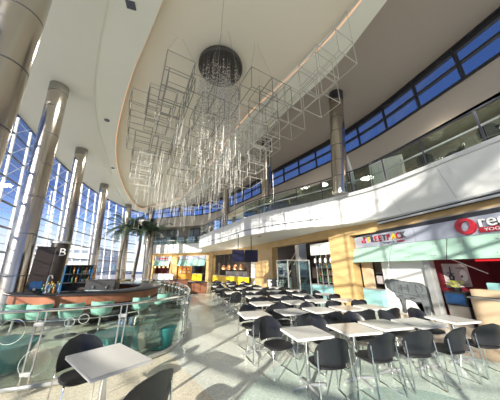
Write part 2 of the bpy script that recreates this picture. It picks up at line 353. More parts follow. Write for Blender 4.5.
# ------------------------------------------------------------------ curtain wall (leans outward going up)
CS=resample(CUR,1.5)
def lean(p,i,z):      # point of the leaning glass wall at height z
    d=inward(CS,i,1.0)   # unit vector to the outside or inside
    d=-d if d.dot(Vector((0,14,0))-V2(p,0))<0 else d
    return V2(p,z)+d*(1.0*(10-z)/10)+d*(-.0)
ZS=[0,1.25,2.5,3.75,5,6.25,7.5,8.75,10]
mb=MB(); mb.strips([[lean(p,i,0) for i,p in enumerate(CS)],[lean(p,i,10.05) for i,p in enumerate(CS)]]); cw=mb.build('window_2','glassw',struct=True)
mb=MB(); ms=MB(); md=MB()
for i,p in enumerate(CS):
    a=CS[max(i-1,0)]; b=CS[min(i+1,len(CS)-1)]; t=(b-a).normalized(); nn=Vector((t.y,-t.x,0))
    lo=lean(p,i,0); hi=lean(p,i,9.75)
    for s0 in (1,):
        q=[lo+t*.04+nn*.06,lo-t*.04+nn*.06,lo-t*.04-nn*.05,lo+t*.04-nn*.05]; q2=[v+(hi-lo) for v in q]
        mb.add(q+q2,[(0,1,2,3),(7,6,5,4),(0,4,5,1),(1,5,6,2),(2,6,7,3),(3,7,4,0)])
    if i+1<len(CS):
        for k,z in enumerate(ZS[1:-1]):
            for dz,r in ((0,.06),(.42,.016),(.84,.016)):
                (ms if dz<.5 else md).tube([lean(p,i,z+dz),lean(CS[i+1],i+1,z+dz)],r,4,False)
            if 4<z<9: md.tube([lean(p,i,z),lean(CS[i+1],i+1,z+1.25)],.018,3,False)
mb.build('mullion','mull',cw); ms.build('transom','slat',cw); md.build('tie_rod','mull',cw)
mb=MB(); mb.strips([[lean(p,i,9.8) for i,p in enumerate(CS)],[lean(p,i,10.02) for i,p in enumerate(CS)]]); mb.strips([[lean(p,i,0)+inward(CS,i,-.1) for i,p in enumerate(CS)],[lean(p,i,.25)+inward(CS,i,-.1) for i,p in enumerate(CS)]]); mb.build('head_frame','dark',cw)
# far end wall: windows above and at the mezzanine, bulkhead between
mb=MB(); fe=[Vector((x,y,0)) for x,y in [(-8.2,35.2),(-5.8,34.9),(-2.2,33.4),(1.2,31.2),(3.2,28.4)]]
# ------------------------------------------------------------------ columns
def column(base,top,r,z0,label,grp='stainless columns'):
    c=thing('steel_column',label,'column',(*base,z0),0,grp)
    b=Vector((*base,z0)); t=Vector(top)
    n=7; 
    mb=MB(); mb.tube([b,t],r,28)
    o=mb.build('shaft','steel',c,smooth=True)
    mb=MB()
    for k in range(1,n):
        p=b.lerp(t,k/n); d=(t-b).normalized(); mb.tube([p-d*.012,p+d*.012],r+.004,28,False)
    mb.build('joint_ring','slat',c)
    mb=MB(); d=(t-b).normalized(); mb.tube([t-d*.55,t-d*.02],r+.012,28,False); mb.build('top_collar','wire' if z0<1 else 'dark',c)
    return c
column((-3.80,4.75),(-4.28,4.5,10.02),.37,0,'nearest stainless column, cut off by the top left corner')
column((-5.6,9.55),(-6.62,10.05,10.02),.35,0,'second stainless column from the left, rising behind the near end of the bar')
column((-7.45,16.15),(-8.19,16.31,10.02),.35,0,'third stainless column from the left, behind the dark kiosks on the bar')
column((-8.35,23.4),(-9.06,23.56,10.02),.37,0,'fourth stainless column from the left, just left of the palms')
column((-7.85,31.2),(-8.6,31.2,10.02),.40,0,'slim far stainless column standing directly behind the leftmost palm crown')
column((-5.3,32.1),(-5.85,32.15,10.02),.40,0,'slim far stainless column rising behind the rightmost palm crown')
column((-1.75,33.5),(-1.8,33.5,10.6),.36,5.0,'far stainless column standing on the far white balcony, right of the palms')
column((6.55,7.75),(6.95,7.5,10.73),.35,5.0,'stainless column on the right mezzanine, standing in front of the blue ribbon window','upper stainless columns')
column((4.65,12.6),(4.85,12.7,10.73),.33,5.0,'stainless column on the curved balcony partly hidden by the right side of the wire sculpture','upper stainless columns')
column((2.75,17.6),(2.85,17.8,10.73),.33,5.0,'farther stainless column on the curved balcony behind the hanging rods','upper stainless columns')
# ------------------------------------------------------------------ far mezzanine glazing
FWIN=[Vector(p) for p in [(-6.6,34.0,0),(-3.6,33.2,0),(-1.2,32.0,0),(1.2,30.2,0),(2.0,28.6,0)]]
mb=MB(); mb.strips([[V2(p,5.0)+Vector((0,.9,0)) for p in FWIN],[V2(p,7.2)+Vector((0,.9,0)) for p in FWIN]]); fw=mb.build('window_3','glassb',struct=True)
mb=MB()
for p in resample(FWIN,1.1): mb.tube([V2(p,5.0)+Vector((0,.88,0)),V2(p,7.2)+Vector((0,.88,0))],.05,4)
for z in (5.9,7.15): mb.tube([V2(p,z)+Vector((0,.88,0)) for p in FWIN],.05,4)
mb.build('window_frame','dark',fw)
# ------------------------------------------------------------------ balcony railing
RP=[V2(p,5.0)+Vector((.13,.07,0)) for p in FT]
RPs=resample(RP,.4)
rl=thing('balcony_railing','glass balcony railing with steel posts and handrail along the white curved mezzanine front','railing',tuple(RPs[10]))
mb=MB(); mb.tube([p+Vector((0,0,1.07)) for p in RPs],.032,8); mb.build('handrail','slat',rl,smooth=True)
mb=MB(); mb.tube([p+Vector((.02,0,.55)) for p in RPs],.035,6); mb.build('lower_rail','mull',rl,smooth=True)
for k,p in enumerate(resample(RP,1.5)):
    mb=MB(); mb.box(p.x-.02,p.x+.02,p.y-.025,p.y+.025,5.0,6.06); mb.build('post','slat',rl)
gp=resample(RP,1.5)
for a,b in zip(gp,gp[1:]):
    d=(b-a)*.04; mb=MB(); q=[a+d,b-d]; nn=Vector((.008,.004,0))
    mb.strips([[v+Vector((0,0,.08))-nn for v in q],[v+Vector((0,0,.98))-nn for v in q],[v+Vector((0,0,.98))+nn for v in q],[v+Vector((0,0,.08))+nn for v in q],[v+Vector((0,0,.08))-nn for v in q]]); mb.build('glass_panel','glassr',rl)
# ------------------------------------------------------------------ hanging sculpture
O=Vector((3.9,3.8,0)); U=Vector((.97,.24,0)); Vv=Vector((-.24,.97,0))
def G(a,b,z): return O+U*a+Vv*b+Vector((0,0,z))
sp=thing('hanging_sculpture','large hanging sculpture of wire cubes, pale rods and crystal strands below the oval ceiling','sculpture',(.67,7.24,10.75))
mb=MB(); mb.lathe([(.0,-.62),(.93,-.62),(.97,-.58),(.97,-.42),(.9,-.40),(.3,-.40),(.3,0)],48,(.67,7.24,10.75)); mb.build('canopy','canopy',sp,smooth=True)
def frame_mb(a,b,z,w,d,h,r=.0155):
    mb=MB(); c=[G(a,b,z-h),G(a+w,b,z-h),G(a+w,b+d,z-h),G(a,b+d,z-h)]; t=[v+Vector((0,0,h)) for v in c]
    for i in range(4):
        mb.tube([c[i],c[(i+1)%4]],r,4); mb.tube([t[i],t[(i+1)%4]],r,4); mb.tube([c[i],t[i]],r,4)
    return mb
S=.86
fr=[]
# right arm: two layers of cubes marching back along the edge
for j in range(7):
    fr.append((0,j*S,9.0,.88,.85,.95))
    if j%2==0 or j>3: fr.append((-.43,j*S+.43,8.55,.88,.85,.95))
for j in (1,3,5,7,8): fr.append((.1,j*S,8.1,.88,.85,.9))
# left arm
for j in range(4):
    fr.append((-4.55,3.36+j*S,9.0-.0*j,.98,.85,.75)); fr.append((-4.4,3.2+j*S+.2,8.3,.9,.85,.6))
for j in range(3): fr.append((-5.5,5.0+j*1.0,8.3-.25*j,.95,.9,.6))
for j in range(3): fr.append((-5.2,6.6+j*1.1,7.5-.25*j,.95,.95,.9))
# front of the middle mass
for (a,b,z) in [(-2.0,1.9,8.2),(-1.15,1.9,8.2),(-1.15,2.75,8.6),(-2.0,2.75,7.5),(-2.85,2.9,8.2),(-1.6,3.6,7.9),(-.75,3.2,7.7),(-3.6,3.5,8.6),(-3.2,4.4,8.0),(-.3,4.6,7.2)]: fr.append((a,b,z,.86,.85,.86))
random.seed(11)
while len(fr)<88:
    a=-4.9+random.randrange(13)*.43; b=3.4+random.randrange(22)*.43; z=8.7-.05*(b-3)-random.random()*2.2
    if a<-4.2 and b>9: continue
    fr.append((a,b,z,random.choice((.86,.86,.5)),random.choice((.86,.86,1.3)),random.choice((.6,.86,.86,1.2))))
for q in fr: frame_mb(*q).build('wire_cube','wire_sunlit' if q[0]>-.5 and q[1]<7 else 'rodw' if (q[2]<7.1 or (q[0]>-2.2 and q[2]<8.0)) else 'wire',sp)  # sun painted by material: paler wire on sunlit cubes, dark wire elsewhere
def rod(mb,r=.015):
    a=random.gauss(-2.2,1.25); b=random.uniform(3.6,14.0); z=random.uniform(5.7,8.0)-.06*max(0,b-6); l=random.uniform(.5,1.5)
    a=max(-4.8,min(.8,a)); p=G(a,b,z); return mb.tube([p,p-Vector((0,0,l))],r,5)
for k in range(100): rod(MB(),.008).build('rod','rodw',sp)
mb=MB()
for k in range(420): rod(mb,.0065)
o=mb.build('rod_cluster','rodw',sp); o['kind']='stuff'
mb=MB()
for k in range(230):
    an=random.uniform(0,2*PI); r=.9*math.sqrt(random.random()); x=.67+r*math.cos(an); y=7.24+r*math.sin(an); zb=random.uniform(5.4,9.4)
    mb.tube([(x,y,10.13),(x,y,zb)],.0018,3,False)
    z=zb
    while z<9.75:
        if random.random()<.8:
            s=random.uniform(.014,.030); mb.add([(x+s,y,z),(x-s,y,z),(x,y+s,z),(x,y-s,z),(x,y,z+s*1.6),(x,y,z-s*1.6)],[(0,2,4),(2,1,4),(1,3,4),(3,0,4),(2,0,5),(1,2,5),(3,1,5),(0,3,5)])
        z+=random.uniform(.12,.28)
o=mb.build('crystal_strand','crystal',sp); o['kind']='stuff'
# suspension cables in V pairs
for (a,b,z,ta,tb) in [(0,0,9,.5,-.2),(.88,0,9,.5,-.2),(0,3.0,9,.2,3.4),(.0,5.1,9,.2,3.4),(-4.55,3.36,9,-4.2,3.9),(-3.6,3.36,9,-4.2,3.9),(-1.15,1.9,8.2,-1.4,2.6),(-2.0,1.9,8.2,-1.4,2.6),(-3.2,4.4,8.0,-2.7,2.6),(-2.0,2.75,8.2,-2.7,2.6),(-2.85,2.9,8.2,-3.2,1.6),(-.75,3.2,8,-.5,3.8),(-4.4,6,8.3,-4.2,6.4),(-1.6,8,8,-1.5,8.2)]:
    top=G(ta,tb,10.75 if ta<-.1 else 10.0)
    mb=MB(); mb.tube([G(a,b,z),top],.005,4); mb.build('suspension_cable','wire',sp)
# ------------------------------------------------------------------ ceiling fittings
o=solo('ceiling_vent',MB().cbox(-2.68,-2.40,5.40,5.64,9.96,10.01,.005),'slat','small dark square vent in the outer ceiling near the top of the picture','vent')
for (x,y,l) in [(-5.31,12.21,'small dark recessed downlight in the pale ceiling above the bar'),(-7.01,19.17,'farther small dark recessed downlight in the pale ceiling left of the oval tip')]:
    t=thing('downlight',l,'light',(x,y,10.0),0,'ceiling downlights'); MB().lathe([(.10,-.03),(.14,-.03),(.14,.0),(.1,.0)],16,(x,y,10.0)).build('trim_ring','slat',t); MB().lathe([(.095,-.012),(.0,-.012),(0,-.005)],16,(x,y,10.0)).build('lens','lamp',t)
t=thing('downlight','dark recessed downlight in the white soffit under the curved balcony','light',(4.5,13.6,3.765),0,'soffit downlights'); MB().lathe([(.09,-.02),(.12,-.02),(.12,.0),(.09,.0)],16,(4.5,13.6,3.765)).build('trim_ring','slat',t); MB().lathe([(.085,-.01),(.0,-.01),(0,-.004)],16,(4.5,13.6,3.765)).build('lens','dark',t)
# ------------------------------------------------------------------ chair and table masters
def chair_master(label):
    t=thing('shell_chair',label,'chair',(0,0,0),0,'black shell cafe chairs')
    mb=MB()   # seat pad: rounded plan, slight crown
    n=28; rows=[]
    for s,z in ((.93,.425),(1,.437),(1,.452),(.95,.464),(.6,.468),(.05,.466)):
        row=[]
        for k in range(n):
            a=2*PI*k/n; c,sn=math.cos(a),math.sin(a); x=.235*s*math.copysign(abs(c)**.62,c); y=.225*s*math.copysign(abs(sn)**.62,sn)
            row.append((x*(1-.1*(y<0)*abs(y)/.225),y,z-.02*(max(0,y-.12)/.1)**2*.4))
        rows.append(row)
    mb.strips(rows,closed=True); mb.f.append(tuple(range(n-1,-1,-1))); mb.build('seat','pad',t,smooth=True)
    mb=MB(); nu,nv=20,10
    def pt(i,j,dd):
        v=j/nv; u=-1+2*i/nu; z=.49+.345*v
        w=.255*((1-max(0,(v-.25)/.75)**2.6)**.5) if v>.25 else .255*(1-.10*((.25-v)/.25)**2)
        w=max(w,.02); x=w*math.sin(u*PI/2); y=-.235-.10*v+.085*(abs(x)/.255)**2.0+.02*math.sin(v*PI)
        return (x,y-dd,z)
    for dd in (0,): mb.strips([[pt(i,j,0) for i in range(nu+1)] for j in range(nv+1)])
    b=len(mb.v); mb.strips([[pt(i,j,.014) for i in range(nu+1)] for j in range(nv+1)])
    W=nu+1
    for i in range(nu): mb.f.append((i,i+1,b+i+1,b+i)); q=nv*W; mb.f.append((q+i,q+i+1,b+q+i+1,b+q+i))
    for j in range(nv): mb.f.append((j*W,(j+1)*W,b+(j+1)*W,b+j*W)); mb.f.append((j*W+nu,(j+1)*W+nu,b+(j+1)*W+nu,b+j*W+nu))
    mb.build('backrest','shell',t,smooth=True)
    for s in (-1,1):
        mb=MB(); P=[(s*.225,-.215,.66),(s*.232,-.22,.52),(s*.243,-.25,.06),(s*.243,-.235,.018),(s*.243,-.20,.011),(s*.243,.17,.011),(s*.243,.205,.02),(s*.242,.215,.06),(s*.215,.16,.38),(s*.205,.12,.415),(s*.2,.05,.42),(s*.2,-.17,.42),(s*.228,-.215,.44)]
        mb.tube(spline([Vector(p) for p in P],3),.0105,7); mb.build('side_frame','chrome',t,smooth=True)
    for y in (.10,-.15):
        mb=MB(); mb.tube([(-.2,y,.42),(.2,y,.42)],.009,7); mb.build('crossbar','chrome',t,smooth=True)
    register(t); return t
def table_master(label,w=.62,d=.62):
    t=thing('cafe_table',label,'table',(0,0,0),0,'white square cafe tables')
    mb=MB(); mb.cbox(-w/2,w/2,-d/2,d/2,.738,.752,.004); mb.build('tabletop','top',t)
    mb=MB(); mb.cbox(-w/2+.002,w/2-.002,-d/2+.002,d/2-.002,.716,.738,.003); mb.build('edge_band','edge',t)
    mb=MB(); mb.lathe([(.032,.035),(.032,.70)],16); mb.lathe([(.13,.700),(.13,.716)],20); mb.build('column','chrome',t,smooth=True)
    for k in range(4):
        a=PI/4*0+k*PI/2; mb=MB(); e=Vector((math.cos(a),math.sin(a),0)); mb.tube([e*.0+Vector((0,0,.05)),e*.12+Vector((0,0,.045)),e*.27+Vector((0,0,.03))],[.026,.022,.018],8); mb.lathe([(.02,0),(.022,.018)],10,tuple(e*.262)); mb.build('foot','palegrey',t,smooth=True)
    register(t); return t
ORD=['first','second','third','fourth','fifth','sixth']
rows=[(3.47,[1.89,2.77,3.52,4.25,5.18],'nearest row'),(5.03,[1.50,2.42,3.20,3.98,4.72],'second row'),(6.35,[2.17,3.18,4.02,4.95],'third row'),(7.8,[2.4,3.35,4.3,5.3],'fourth row'),(9.35,[1.9,2.85,3.8,4.75],'fifth row'),(11.0,[1.75,2.7,3.65,4.6],'sixth row'),(12.7,[1.7,2.65,3.6],'seventh row'),(14.5,[1.9,2.8,3.7],'eighth row'),(16.3,[2.2,3.1],'far last row')]
tm=table_master(''); cm=chair_master(''); first=[True,True]
def put_t(x,y,rz,l):
    if first[0]: first[0]=False; tm.location=(x,y,0); tm.rotation_euler=(0,0,rz); tm['label']=l; return tm
    return dup(tm,(x,y,0),rz,l)
def put_c(x,y,rz,l,z=0):
    if first[1]: first[1]=False; cm.location=(x,y,z); cm.rotation_euler=(0,0,rz); cm['label']=l; return cm
    return dup(cm,(x,y,z),rz,l)
random.seed(3)
for ri,(y,xs,rn) in enumerate(rows):
    for k,x in enumerate(xs):
        w=f'{ORD[k]} from left, {rn}'
        put_t(x,y+random.uniform(-.04,.04),random.uniform(-.04,.04),f'white square cafe table, {w} of the seating area')
        jx=random.uniform(-.08,.08); ja=random.uniform(-.15,.15)
        fx,fy=(x+jx+.04,y-.35)
        if ri==0: fx,fy=[(2.02,3.13),(2.83,3.12),(3.56,3.10),(4.24,3.06),(5.08,3.06)][k]; ja=[-.12,.02,-.22,.05,-.28][k]
        put_c(fx,fy,ja,f'black chair at near side of white table, {w}')
        bx,by=(x+random.uniform(-.12,.08),y+.33)
        if ri==0: bx,by=[(1.62,3.98),(2.55,3.95),(3.36,3.95),(4.28,3.92),(5.12,3.93)][k]
        put_c(bx,by,PI+[.25,.1,-.2,.15,-.1][k%5],f'black chair at far side of white table, {w}')
# near-left table with two chairs
tl=thing('cafe_table','large rectangular white table in the near left foreground beside the glass guard','table',(-.79,3.15,0),math.radians(-54))
mb=MB(); mb.cbox(-.43,.43,-.29,.29,.738,.752,.004); mb.build('tabletop','top',tl,world=False)
mb=MB(); mb.cbox(-.428,.428,-.288,.288,.716,.738,.003); mb.build('edge_band','edge',tl,world=False)
mb=MB(); mb.lathe([(.032,.035),(.032,.70)],16); mb.lathe([(.13,.700),(.13,.716)],20); mb.build('column','chrome',tl,smooth=True,world=False)
for k in range(4):
    a=PI/4+k*PI/2; e=Vector((math.cos(a),math.sin(a),0)); mb=MB(); mb.tube([Vector((0,0,.05)),e*.12+Vector((0,0,.045)),e*.3+Vector((0,0,.03))],[.026,.022,.018],8); mb.lathe([(.02,0),(.022,.018)],10,tuple(e*.29)); mb.build('foot','palegrey',tl,smooth=True,world=False)
d=Vector((math.cos(math.radians(-54)),math.sin(math.radians(-54)),0)); c0=Vector((-.79,3.15,0))
q=c0-d*.60; put_c(q.x-.02,q.y,math.radians(-54)-PI/2,'black shell chair facing right at the left end of the foreground white table')
q=c0+d*.62; put_c(q.x+.05,q.y+.02,math.radians(-54)+PI/2+.1,'black chair cut by the bottom edge, near end of foreground white table')
# ------------------------------------------------------------------ glass guard around the bar lounge
GP=spline([V2(p,0) for p in [(-5.6,4.75),(-3.9,4.5),(-2.74,4.48),(-1.75,4.55),(-1.12,4.82),(-.5,5.28),(-.08,5.85),(.1,6.6),(.08,8),(-.1,9.5),(-.5,11.2),(-1.3,13.2),(-2.3,14.5),(-3.4,14.9),(-4.6,14.5),(-5.6,13.4)]],6)
gd=thing('glass_guard','curved green-tinted glass guard with steel posts and frosted rings enclosing the bar lounge','railing',(-2.74,4.48,0))
Gs=resample(GP,.25)
mb=MB(); mb.tube([p+Vector((0,0,1.07)) for p in Gs],.024,8); mb.build('handrail','chrome',gd,smooth=True)
mb=MB(); mb.tube([p+Vector((0,0,.06)) for p in Gs],.03,6); mb.build('base_channel','palegrey',gd,smooth=True)
i0=min(range(len(GP)),key=lambda i:(GP[i]-Vector((-.3,5.55,0))).length)
gp=resample(GP[:i0+1],1.15)+resample(GP[i0:],.62)[1:]
for i,p in enumerate(gp):
    a=gp[max(i-1,0)]; b=gp[min(i+1,len(gp)-1)]; t=(b-a).normalized()
    for s in (-1,1):
        mb=MB(); mb.tube([p+t*.05*s,p+t*.05*s+Vector((0,0,1.05))],.014,8); po=mb.build('post','chrome',gd,smooth=True)
    for z in (.2,.85): MB().cbox(p.x-.07,p.x+.07,p.y-.03,p.y+.03,z,z+.05,.008).build('clamp','palegrey',gd)
random.seed(5)
RINGS=[(-2.5,4.5,.80,.17),(-1.80,4.55,.86,.065),(-1.62,4.6,.89,.07),(-2.1,4.5,.36,.18),(-2.75,4.48,.4,.14),(-.55,5.25,.5,.15)]
for i,(a,b) in enumerate(zip(gp,gp[1:])):
    d=(b-a)*.07; t=(b-a).normalized(); nn=Vector((t.y,-t.x,0))*.006; q=[a+d,b-d]
    mb=MB(); mb.strips([[v+Vector((0,0,.1))-nn for v in q],[v+Vector((0,0,.98))-nn for v in q],[v+Vector((0,0,.98))+nn for v in q],[v+Vector((0,0,.1))+nn for v in q],[v+Vector((0,0,.1))-nn for v in q]]); gl=mb.build('glass_panel','glassg',gd)
    gl['_i']=i
    for (x,y,z,r) in RINGS:
        c=Vector((x,y,0)); f_=(c-a).dot(b-a)/(b-a).length_squared
        if not (0<=f_<1) or (c-a.lerp(b,f_)).length>.3: continue
        c=a.lerp(b,f_)+Vector((0,0,z))+nn*1.5
        mb=MB(); mb.tube([c+t*r*math.cos(k*PI/16)+Vector((0,0,r*math.sin(k*PI/16))) for k in range(33)],.0034,5,False); mb.build('frosted_ring','frost',gl)
    del gl['_i']
# ------------------------------------------------------------------ bar
def ell(cx,cy,rx,ry,n=64,p=2.4):
    out=[]
    for k in range(n):
        a=2*PI*k/n; c,s=math.cos(a),math.sin(a); out.append((cx+rx*math.copysign(abs(c)**(2/p),c),cy+ry*math.copysign(abs(s)**(2/p),s)))
    return out
BC=(-3.6,10.9)
bar=thing('bar_counter','oval bar with black top and copper front panels behind the glass guard','bar counter',(*BC,0))
mb=MB(); mb.strips([[(x,y,z) for x,y in ell(*BC,rx,ry)] for rx,ry,z in ((2.42,2.6,.90),(2.45,2.63,.91),(2.45,2.63,.94),(2.42,2.6,.96),(1.6,1.75,.96),(1.6,1.75,.90),(2.42,2.6,.90))],closed=True); mb.build('worktop','black',bar,smooth=True)
E1=ell(*BC,2.33,2.51,64)
for k in range(0,64,2):
    P=[E1[(k+j)%64] for j in range(3)]; mb=MB(); mb.strips([[(x,y,.62) for x,y in P],[(x,y,.90) for x,y in P]]); mb.build('copper_panel','copper',bar)
mb=MB(); mb.strips([[(x,y,.56) for x,y in ell(*BC,2.39,2.57)],[(x,y,.62) for x,y in ell(*BC,2.39,2.57)],[(x,y,.62) for x,y in ell(*BC,2.17,2.35)],[(x,y,.0) for x,y in ell(*BC,1.97,2.15)],[(x,y,.0) for x,y in ell(*BC,1.7,1.9)]],closed=True); mb.strips([[(x,y,.56) for x,y in ell(*BC,2.39,2.57)],[(x,y,.56) for x,y in ell(*BC,2.12,2.3)]],closed=True); mb.build('base','kiosk',bar)
mb=MB(); mb.tube([(x,y,.22) for x,y in ell(*BC,2.29,2.47)]+[(*ell(*BC,2.29,2.47)[0],.22)],.025,8); mb.build('foot_rail','chrome',bar,smooth=True)
# back bar island
ib=thing('back_bar','dark central back-bar cabinet inside the oval bar','cabinet',(-4.3,10.9,0)); MB().prism(ell(-4.3,10.9,1.0,.9,32),0,.98).build('body','kiosk',ib); MB().prism(ell(-4.3,10.9,1.05,.95,32),.98,1.02).build('worktop','black',ib)
# bar stools
def stool(label):
    t=thing('bar_stool',label,'stool',(0,0,0),0,'mint bar stools')
    mb=MB(); mb.lathe([(.24,0),(.24,.012),(.05,.03)],24); mb.build('base','dark',t,smooth=True)
    mb=MB(); mb.lathe([(.03,.02),(.03,.46)],12); mb.build('pedestal','chrome',t,smooth=True)
    mb=MB(); mb.lathe([(.19,.44),(.23,.46),(.24,.50),(.21,.53),(.0,.535)],24); mb.build('seat','mint',t,smooth=True)
    mb=MB(); n=16; R=[]
    for r,z in ((.235,.48),(.275,.58),(.285,.79),(.27,.805),(.25,.79),(.235,.58),(.21,.48)):
        R.append([(r*math.cos(PI*1.02+PI*.96*k/n),r*math.sin(PI*1.02+PI*.96*k/n),z) for k in range(n+1)])
    mb.strips(R); mb.f.append(tuple(i*(n+1) for i in range(len(R)))); mb.f.append(tuple(i*(n+1)+n for i in range(len(R)))); mb.build('backrest','mint',t,smooth=True)
    register(t); return t
SP=[(-4.35,7.75),(-3.72,7.55),(-2.98,7.5),(-2.32,7.72),(-1.42,8.35),(-.85,9.2),(-5.05,8.0)]
SL=['second mint-backed bar stool from the left along the bar front','third mint-backed bar stool from the left along the bar front','fourth mint-backed bar stool from the left, above the black foreground chair','fifth mint-backed bar stool from the left, before the bar curves away','mint bar stool at the right curved end of the bar','farthest right mint bar stool round the curved bar end','leftmost mint-backed bar stool, next to the leaning column']
sm=None
for (x,y),l in zip(SP,SL):
    rz=math.atan2(BC[1]-y,BC[0]-x)-PI/2
    if sm is None: sm=stool(l); sm.location=(x,y,0); sm.rotation_euler=(0,0,rz)
    else: dup(sm,(x,y,0),rz,l)
# things on the bar
def kiosk(x,y,rz,w,d,z0,z1,label,letter):
    t=thing('menu_tower',label,'sign tower',(x,y,z0),rz,'dark menu towers on the bar'); mb=MB(); mb.cbox(-w/2,w/2,-d/2,d/2,0,z1-z0,.02); mb.build('body','kiosk',t,world=False)
    MB().cbox(-w/2-.02,w/2+.02,-d/2-.02,d/2+.02,z1-z0,z1-z0+.05,.01).build('cap','black',t,world=False); return t
k1=kiosk(-4.72,9.0,.42,.46,.34,0.96,2.36,'plain dark brown tower panel standing on the bar, left of the lettered one','')
k2=thing('menu_tower','dark round tower behind the bar with a white letter B','sign tower',(-4.98,10.3,1.02),0,'dark menu towers on the bar')
MB().lathe([(.29,0),(.29,1.62)],32,(-4.98,10.3,1.02)).build('body','kiosk',k2,smooth=True); MB().lathe([(.33,1.62),(.33,1.70)],32,(-4.98,10.3,1.02)).build('cap','palegrey',k2,smooth=True)
rz=math.radians(24)
text('letter','B',.40,'ltr',k2,Vector((-4.98,10.3,2.17))+Vector((math.cos(rz)*.0,0,0))+Vector((math.sin(rz)*.30,-math.cos(rz)*.30,0)),Matrix(((math.cos(rz),0,math.sin(rz),0),(math.sin(rz),0,-math.cos(rz),0),(0,1,0,0),(0,0,0,1))),.015)
rk=thing('bottle_rack','black open shelf rack with blue edges standing on the bar right of the lettered tower','shelf',(-3.52,8.85,0.96),.1)
for x in (-.38,.38): MB().cbox(x-.02,x+.02,-.18,.18,0,.85,.004).build('side_panel','bottleb',rk,world=False)
for z in (0.02,.28,.55,.83): MB().cbox(-.38,.38,-.18,.18,z,z+.025,.004).build('shelf','dark',rk,world=False)
MB().cbox(-.37,.37,.16,.18,.02,.84,.004).build('back_panel','shopdark',rk,world=False)
cm2=thing('espresso_machine','long black coffee machine with chrome trim on the bar right of the shelf rack','coffee machine',(-2.72,8.72,0.96),-.05)
MB().cbox(-.45,.45,-.22,.22,.06,.36,.03).build('body','black',cm2,world=False); MB().cbox(-.46,.46,-.23,.23,.36,.39,.01).build('cup_tray','dark',cm2,world=False); MB().cbox(-.4,.4,-.28,-.2,.05,.08,.01).build('drip_tray','chrome',cm2,world=False)
for x in (-.2,.2): MB().lathe([(.035,.12),(.04,.2)],12,(x,-.25,0)).build('group_head','chrome',cm2,world=False,smooth=True)
fc=thing('beer_tap','chrome gooseneck tap on the bar in front of the plain dark tower','tap',(-4.25,8.6,0.96))
MB().tube(spline([Vector(p) for p in [(-4.25,8.6,0.96),(-4.25,8.6,1.38),(-4.22,8.58,1.47),(-4.14,8.55,1.48),(-4.10,8.53,1.40)]],6),.022,8).build('spout','chrome',fc,smooth=True); MB().lathe([(.06,0),(.05,.05),(.02,.07)],14,(-4.25,8.6,0.96)).build('base','chrome',fc,smooth=True)
bx=thing('cash_register','small black till with a raised screen on the bar below the plain dark tower','till',(-4.55,8.62,0.96),.3)
MB().cbox(-.18,.18,-.15,.15,0,.09,.01).build('drawer_body','black',bx,world=False); MB().cbox(-.15,.15,-.02,.02,.13,.36,.01,Matrix.Rotation(-.3,4,'X')).build('screen','bluescreen',bx,world=False); MB().cbox(-.03,.03,-.03,.03,.08,.16,.005).build('stand','chrome',bx,world=False)
def bottle(x,y,z,h,m,label,grp):
    t=thing('bottle',label,'bottle',(x,y,z),0,grp); r=h*.14
    MB().lathe([(r*.95,0),(r,.01),(r,h*.6),(r*.4,h*.76),(r*.36,h*.95)],12,(x,y,z)).build('body',m,t,smooth=True); MB().lathe([(r*.42,h*.93),(r*.42,h)],10,(x,y,z)).build('cap','gold',t,smooth=True)
for i in range(8):
    bottle(-4.36+i*.05+.02*(i%2),8.68+.1*(i%3),0.96,.25+.04*(i%3),('bottleg','bottleb','bottlea','chrome')[i%4],'small bottle in the cluster on the bar beneath the lettered tower','bottles on the bar by the tap')
for i in range(6): bottle(-3.80+i*.11,8.82+.01*i,1.265,.2,('bottleb','bottleg','bottlea')[i%3],'small bottle standing on the middle shelf of the black rack','bottles on the rack shelf')
for i in range(6): bottle(-3.80+i*.11,8.82+.01*i,1.535,.2,('bottleg','bottlea','bottleb')[i%3],'small bottle standing on the upper shelf of the black rack','bottles on the upper rack shelf')
# ottomans and glass table
def ottoman(x,y,r,h,label,rt):
    t=thing('lounge_ottoman',label,'ottoman',(x,y,0),0,'teal lounge ottomans')
    MB().lathe([(r*.70,.03),(r*.78,.06),(r*.96,h-.06),(r*.98,h-.04)],40,(x,y,0)).build('body','teal',t,smooth=True)
    MB().lathe([(r*.98,h-.05),(r,h-.035),(r*.99,h-.01),(r*.94,h),(0,h+.004)],40,(x,y,0)).build('seat_pad',rt,t,smooth=True)
    MB().lathe([(r*.6,0),(r*.6,.03)],24,(x,y,0)).build('plinth','dark',t)
ottoman(-3.12,5.3,.56,.46,'large round teal ottoman at the left edge behind the glass guard','teal')
ottoman(-1.35,5.75,.42,.42,'round teal ottoman behind the black foreground chair, inside the guard','teal')
ottoman(-.50,5.9,.36,.45,'teal round ottoman beside the round glass table inside the guard bend','teal')
gt=thing('lounge_table','round glass side table on a flared dark foot inside the guard bend','table',(-.92,5.45,0))
MB().lathe([(.40,.66),(.405,.668),(.40,.676)],40,(-.92,5.45,0)).build('glass_top','glassg',gt,smooth=True); MB().lathe([(.22,0),(.2,.02),(.09,.12),(.04,.35),(.05,.6),(.09,.66)],24,(-.92,5.45,0)).build('foot','teal',gt,smooth=True)
for i,(x,y,a) in enumerate([(-.55,11.6,1.6),(-.75,12.6,1.9),(-1.6,13.6,2.4),(-2.4,14.1,2.9),(-1.1,10.3,-1.4)]):
    pass
